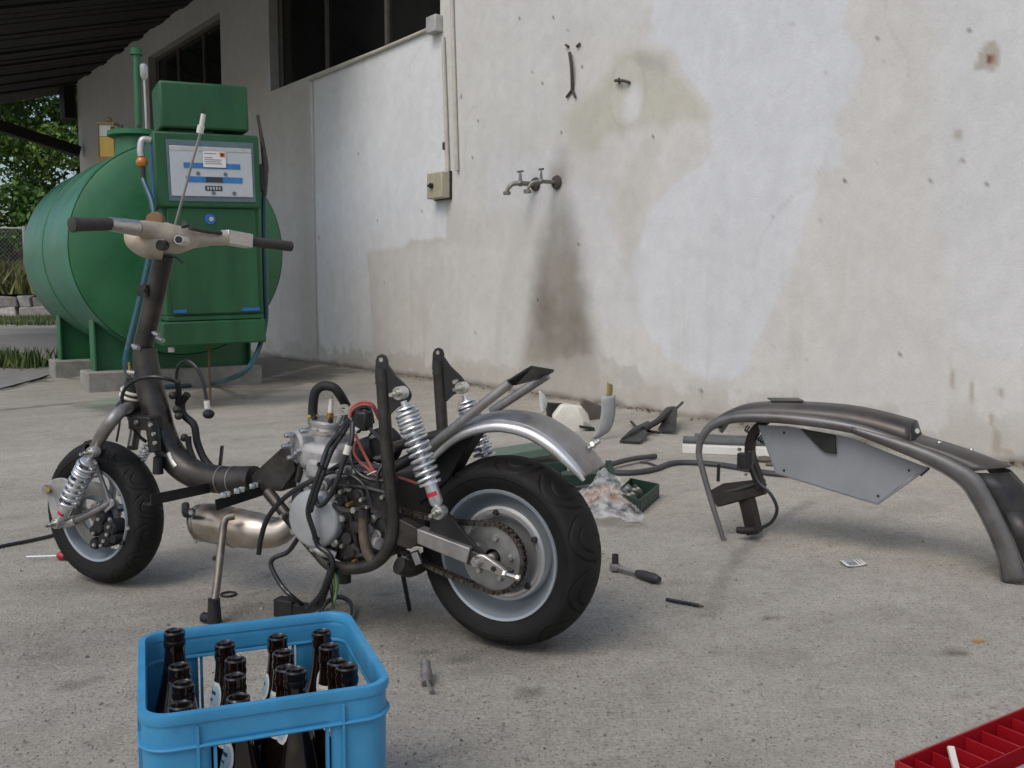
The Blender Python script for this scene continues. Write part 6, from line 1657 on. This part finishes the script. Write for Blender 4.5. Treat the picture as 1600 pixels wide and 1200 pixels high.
sheet("curved_metal_sheet", "tall curved grey metal sheet standing by the white cover", ((939, 620), (939, 645), (934, 668), (925, 685)), ((961, 617), (961, 646), (953, 672), (934, 685)), 5.05, M_shgrey, .03)
sheet("yellowed_strip", "short yellowish strip stuck to the top of the curved sheet", ((948, 597), (948, 608), (947, 619)), ((957, 601), (957, 610), (956, 619)), 5.06, mat("yellow_strip", (.30, .25, .10), .7), .03, "strip")
sheet("white_metal_sliver", "pale pointed metal sliver left of the white cover", ((842, 611), (843, 628), (846, 646)), ((844, 610), (855, 625), (851, 645)), 5.35, mat("pale_sheet", (.55, .55, .53), .5), .02)
sheet("rolled_metal_sheet", "dull brown rolled metal sheet behind the white cover", ((908, 622), (906, 640), (902, 664)), ((940, 634), (940, 650), (934, 668)), 5.75, mat("brown_sheet", (.17, .15, .13), .5, metal=.4), .12)
sheet("grey_metal_guard", "low dark grey guard behind the white cover", ((852, 628), (853, 640), (855, 655)), ((880, 630), (882, 642), (884, 655)), 5.5, M_raw, .05)
# dark gripper-like offcuts
pc = thing("bracket_offcuts", "black bent bracket with blade lying on the ground near the wall", "bracket", on_z(1010, 690))
b = MB(); b.tube([G0(972, 692, .02), G0(992, 684, .035), G0(1012, 676, .04)], [.006, .022, .026], n=8); b.prism([G0(968, 693, .004), G0(1005, 681, .03), G0(1012, 688, .03), G0(1000, 695, .004)], UP * .012); b.build("blade", M_blk, pc)
b = MB(); b.tube([G0(1005, 682, .04), G0(1028, 674, .06), G0(1045, 664, .08)], [.016, .018, .03], n=8); b.prism([G0(1030, 678, .02), G0(1050, 662, .10), G0(1058, 666, .11), G0(1056, 680, .02)], Vector((0, .05, 0))); b.build("body", M_castd, pc)
b = MB(); b.tube([G0(986, 664, .02), G0(1000, 676, .02), G0(1030, 682, .02)], .008, n=8); b.tube([G0(1054, 664, .09), G0(1066, 654, .1)], .008, n=8, sub=1); b.build("arm", M_castd, pc)
# green tool chest, tray with sockets
M_tg = mat("olive_tool_green", (.014, .04, .026), .5, var=.15, scale=14)
M_tgl = mat("pale_green_lid", (.09, .14, .105), .5, var=.12, scale=14)
tb = thing("green_toolbox", "green steel toolbox with open lid behind the rear wheel", "toolbox", on_z(820, 745))
tc_ = on_z(824, 752); tx = Vector((.97, .22, 0)).normalized(); ty = Vector((-.22, .97, 0))
b = MB(); b.box(tc_ + UP * .045, .30, .16, .09, tx, ty); b.build("box", M_tg, tb, bevel=.004)
b = MB(); b.box(tc_ + UP * .125 + tx * -.01, .30, .15, .04, (tx + UP * .12).normalized(), ty, (UP - tx * .12).normalized()); b.build("lid", M_tgl, tb, bevel=.006)
b = MB(); b.box(tc_ + tx * .0 - ty * .16 + UP * .015, .26, .1, .03, tx, ty); b.build("flap", mat("cream_flap", (.5, .48, .42), .6), tb)
ld = thing("green_metal_lid", "dark green metal lid leaning right of the rear wheel", "lid", on_z(915, 770))
l0_, l1_ = on_z(872, 772), on_z(955, 760)
b = MB(); b.prism([l0_ + UP * .02, l1_ + UP * .02, l1_ + UP * .055, l0_ + UP * .075], Vector((.02, .09, .0))); b.build("panel", M_tg, ld, bevel=.003)
b = MB(); b.tube([l1_ + UP * .10 + Vector((-.01, .03, 0)), l1_ + UP * .06, l1_ + UP * .0 + Vector((.02, -.03, .008))], .012, sub=3, prof=[(-1, -.3), (1, -.3), (1, .3), (-1, .3)]); b.build("hinge_arm", M_tg, ld)
ty0 = [on_z(944, 772), on_z(1028, 783), on_z(1029, 765), on_z(978, 758)]
tr_ = thing("socket_tray", "small dark green steel tray full of sockets", "tray", on_z(1000, 785))
tA, tB, tC_, tD = on_z(962, 792), on_z(1000, 805), on_z(1030, 778), on_z(985, 768)
cxy = (tA + tB + tC_ + tD) / 4
for p, q in ((tA, tB), (tB, tC_), (tC_, tD), (tD, tA)):
    d = (q - p); n_ = Vector((-d.y, d.x, 0)).normalized()
    b = MB(); b.prism([p, q, q + UP * .055, p + UP * .055], n_ * .004); b.build("tray_side", M_tg, tr_)
b = MB(); b.prism([tA + UP * .002, tB + UP * .002, tC_ + UP * .002, tD + UP * .002], UP * .006); b.build("tray_floor", M_tg, tr_)
d = (tC_ - tB).normalized(); 
for k in range(7):
    t = .12 + .11 * k; p = tA.lerp(tB, .3 + .08 * (k % 3)).lerp(tD.lerp(tC_, .3 + .08 * (k % 3)), t) + UP * .034
    b = MB(); b.cyl(p - d * .02 + tx * .01, p + d * .025 - tx * .01, .011, 12)
    tag(b.build("steel_socket", M_zinc if k % 3 else M_castd), "steel socket lying in the small green tray", "socket", "sockets in the green tray")
# plastic bag with brown paper
bagm = bpy.data.materials.new("clear_plastic_bag"); bagm.use_nodes = True
nb_ = bagm.node_tree.nodes["Principled BSDF"]; nb_.inputs["Base Color"].default_value = (.75, .75, .74, 1); nb_.inputs["Roughness"].default_value = .25; nb_.inputs["Alpha"].default_value = .42
nn = bagm.node_tree.nodes.new("ShaderNodeTexNoise"); nn.inputs["Scale"].default_value = 9
rr2 = bagm.node_tree.nodes.new("ShaderNodeMapRange"); rr2.inputs[1].default_value = .35; rr2.inputs[2].default_value = .7; rr2.inputs[3].default_value = .12; rr2.inputs[4].default_value = .62
bagm.node_tree.links.new(nn.outputs[0], rr2.inputs[0]); bagm.node_tree.links.new(rr2.outputs[0], nb_.inputs["Alpha"])
bag = thing("plastic_bag", "crumpled clear plastic bag with brown packing beside the rear wheel", "bag", on_z(950, 812))
q = [on_z(892, 826), on_z(1010, 826), on_z(992, 772), on_z(902, 780)]
def bagp(u, v, lift, seed):
    p = q[0].lerp(q[1], u).lerp(q[3].lerp(q[2], u), v)
    n_ = float(vnoise(np.array([u * 5.0]), np.array([v * 4.0]), seed)[0]); m_ = float(vnoise(np.array([u * 15.0]), np.array([v * 15.0]), seed + 3)[0])
    return p + UP * (.006 + lift * math.sin(PI * min(1, max(0, u))) * (.35 + .65 * v) * (.55 + .8 * n_) + .010 * m_)
b = MB(); b.grid([[bagp(u, v, .10, 5) for v in np.linspace(0, 1, 18)] for u in np.linspace(0, 1, 24)], smooth=True); b.build("film", bagm, bag)
b = MB(); b.grid([[bagp(u, v, .082, 5) for v in np.linspace(.38, .72, 10)] for u in np.linspace(.08, .85, 14)], smooth=True); b.build("brown_packing", mat("brown_packing", (.30, .15, .065), .7, var=.4, scale=40), bag)
# hoses on the ground
def hose(name, label, pts, r, m, cat="hose"):
    b = MB(); b.tube(pts, r, n=10, sub=7); tag(b.build(name, m), label, cat)
M_gh = mat("grey_black_hose", (.05, .05, .052), .5, var=.2)
hose("loose_hose", "long black hose snaking along the ground under the body frame", [G0(950, 742, .012), G0(985, 743, .012), G0(1020, 738, .012), G0(1050, 728, .012), G0(1085, 727, .012), G0(1130, 731, .012), G0(1170, 738, .012), G0(1205, 744, .012), G0(1260, 748, .012), G0(1300, 750, .012)], .013, M_gh)
hose("loose_rod", "short dark tube lying across the hose left of the body frame", [G0(946, 735, .02), G0(985, 726, .025), G0(1024, 717, .014)], .012, M_gh, "tube")
hose("thin_wire", "thin grey wire curving off the short dark tube", [G0(1000, 724, .006), G0(1015, 726, .006), G0(1035, 734, .006)], .005, M_gh, "wire")
# white foam boards with grey tubes
fa0, fa1 = on_z(1066, 708), on_z(1215, 714); fd = (fa1 - fa0).normalized(); fn = Vector((-fd.y, fd.x, 0))
M_foam = mat("white_foam", (.66, .65, .6), .8, var=.06)
b = MB(); b.box(fa0.lerp(fa1, .5) + fn * .03 + UP * .02, (fa1 - fa0).length, .07, .04, fd, fn); tag(b.build("foam_board", M_foam, bevel=.003), "front white foam strip on the ground behind the body frame", "board")
b = MB(); b.box(fa0.lerp(fa1, .55) + fn * .20 + UP * .02, (fa1 - fa0).length * .9, .06, .04, fd, fn); tag(b.build("foam_board", M_foam, bevel=.003), "rear white foam strip on the ground behind the body frame", "board")
hose("foam_tube", "front grey foam tube lying on the white foam strips", [fa0 + fn * .06 + UP * .058, fa0.lerp(fa1, .5) + fn * .055 + UP * .056, fa1 + fn * .07 + UP * .06], .018, mat("grey_tube", (.10, .105, .10), .7), "tube")
hose("foam_tube", "rear grey foam tube lying on the white foam strips", [fa0.lerp(fa1, .12) + fn * .21 + UP * .056, fa0.lerp(fa1, .5) + fn * .17 + UP * .058, fa0.lerp(fa1, .95) + fn * .2 + UP * .056], .014, MATS["grey_tube"], "tube")
# small clods under the body frame
for k, (x, y, r) in enumerate(((1195, 722, .03), (1203, 728, .018), (1222, 735, .012))):
    b = MB(); b.sphere(G0(x, y, r * .4), r, 8, (1.3, 1, .6)); tag(b.build("dirt_clod", mat("dry_clod", (.12, .10, .08), .95, bump=.5)), "brown dirt clod on the ground below the hanging panel, %s" % ("the largest", "the middle one", "the smallest")[k], "clod", "clods below the panel")
# red organiser, bottom right
TZ = .062
oA, oB = on_z(1398, 1188, TZ), on_z(1600, 1104, TZ)
ox = (oB - oA); ox.z = 0; ox.normalize(); oy = Vector((ox.y, -ox.x, 0)); oA.z = 0
OL, OW = .46, .22
M_redp = mat("red_plastic_tray", (.30, .006, .012), .38, var=.1, scale=14, spec=.5, rvar=.06)
og = thing("red_parts_tray", "open red plastic compartment tray at the lower right corner", "tray", oA)
def obox(x0, x1, y0, y1, z0, z1, name, parent=og, m=None):
    b = MB(); b.box(oA + ox * ((x0 + x1) / 2) + oy * ((y0 + y1) / 2) + UP * ((z0 + z1) / 2), x1 - x0, y1 - y0, z1 - z0, ox, oy); return b.build(name, m or M_redp, parent, bevel=.0012)
obox(0, OL, 0, OW, .002, .006, "tray_floor")
obox(0, OL, 0, .004, .0065, TZ, "tray_side"); obox(0, OL, OW - .004, OW, .0065, TZ, "tray_side")
obox(0, .004, .0045, OW - .0045, .0065, TZ, "tray_side"); obox(OL - .004, OL, .0045, OW - .0045, .0065, TZ, "tray_side")
for k in range(1, 10):
    obox(k * .046 - .001, k * .046 + .001, .0045, .072, .0065, TZ - .008, "compartment_wall")
obox(.0045, OL - .0045, .0725, .0745, .0065, TZ - .008, "compartment_wall")
def opt(x, y, z): return oA + ox * x + oy * y + UP * z
b = MB(); b.tube([opt(.075, .063, .035), opt(.085, .045, .062), opt(.092, .035, .075)], .005, sub=2, prof=[(-1, -.5), (1, -.5), (1, .5), (-1, .5)]); tag(b.build("white_clip", M_cream2), "white plastic clip sticking up in the red tray", "clip")
b = MB(); b.tube([opt(.075, .10, .03), opt(.12, .12, .035)], .006, n=10, sub=1); tag(b.build("cream_rod", mat("cream_rod", (.5, .47, .3), .5)), "short cream rod lying in the red tray", "rod")
b = MB(); b.sphere(opt(.068, .03, .017), .010, 12); tag(b.build("black_knob", M_rub), "small black knob in a compartment of the red tray", "knob")
b = MB(); b.box(opt(.17, .12, .03), .07, .05, .03, ox, oy); tag(b.build("grey_package", M_primer, bevel=.004), "grey package at the right end of the red tray", "package")
oc_ = on_z(1530, 1003)
b = MB(); b.prism([oc_ + Vector((math.cos(a) * .012 * k, math.sin(a) * .006 * k, .001)) for a, k in ((0, 1), (1, .8), (2, 1.1), (3.2, 1.2), (4.3, .9), (5.3, 1))], UP * .003)
tag(b.build("orange_chip", mat("orange_chip", (.4, .2, .06), .7)), "small orange brown chip on the concrete above the red tray", "chip")
# little stones, chips and crumbs
rr3 = random.Random(9); vs_, fs_ = [], []
for k in range(2600):
    px, py = rr3.uniform(-20, 1620), 620 + 600 * rr3.random() ** .8
    p = on_z(px, py); r = rr3.uniform(.0008, .0026) * (2.0 if rr3.random() < .07 else 1)
    if (p - c_c).length < .24 or W_N.dot(p) > W_D - .02: continue
    i = len(vs_); a = rr3.uniform(0, 6)
    ring_ = [Vector((math.cos(a + t) * r * rr3.uniform(.7, 1.3), math.sin(a + t) * r * rr3.uniform(.7, 1.3), 0)) for t in (0, 1.3, 2.5, 3.8, 5)]
    vs_ += [p + v_ for v_ in ring_] + [p + v_ * .6 + UP * r * .8 for v_ in ring_]
    fs_ += [(i + 5, i + 6, i + 7, i + 8, i + 9)] + [(i + t, i + (t + 1) % 5, i + 5 + (t + 1) % 5, i + 5 + t) for t in range(5)]
b = MB(); b.add(vs_, fs_, False)
pb_ = b.build("grit", mat("grit_stone", (.25, .24, .22), .9, var=.9, scale=31, detail=2), fix=False); pb_["kind"] = "stuff"; pb_["label"] = "loose grit and tiny chips scattered over the concrete"; pb_["category"] = "grit"
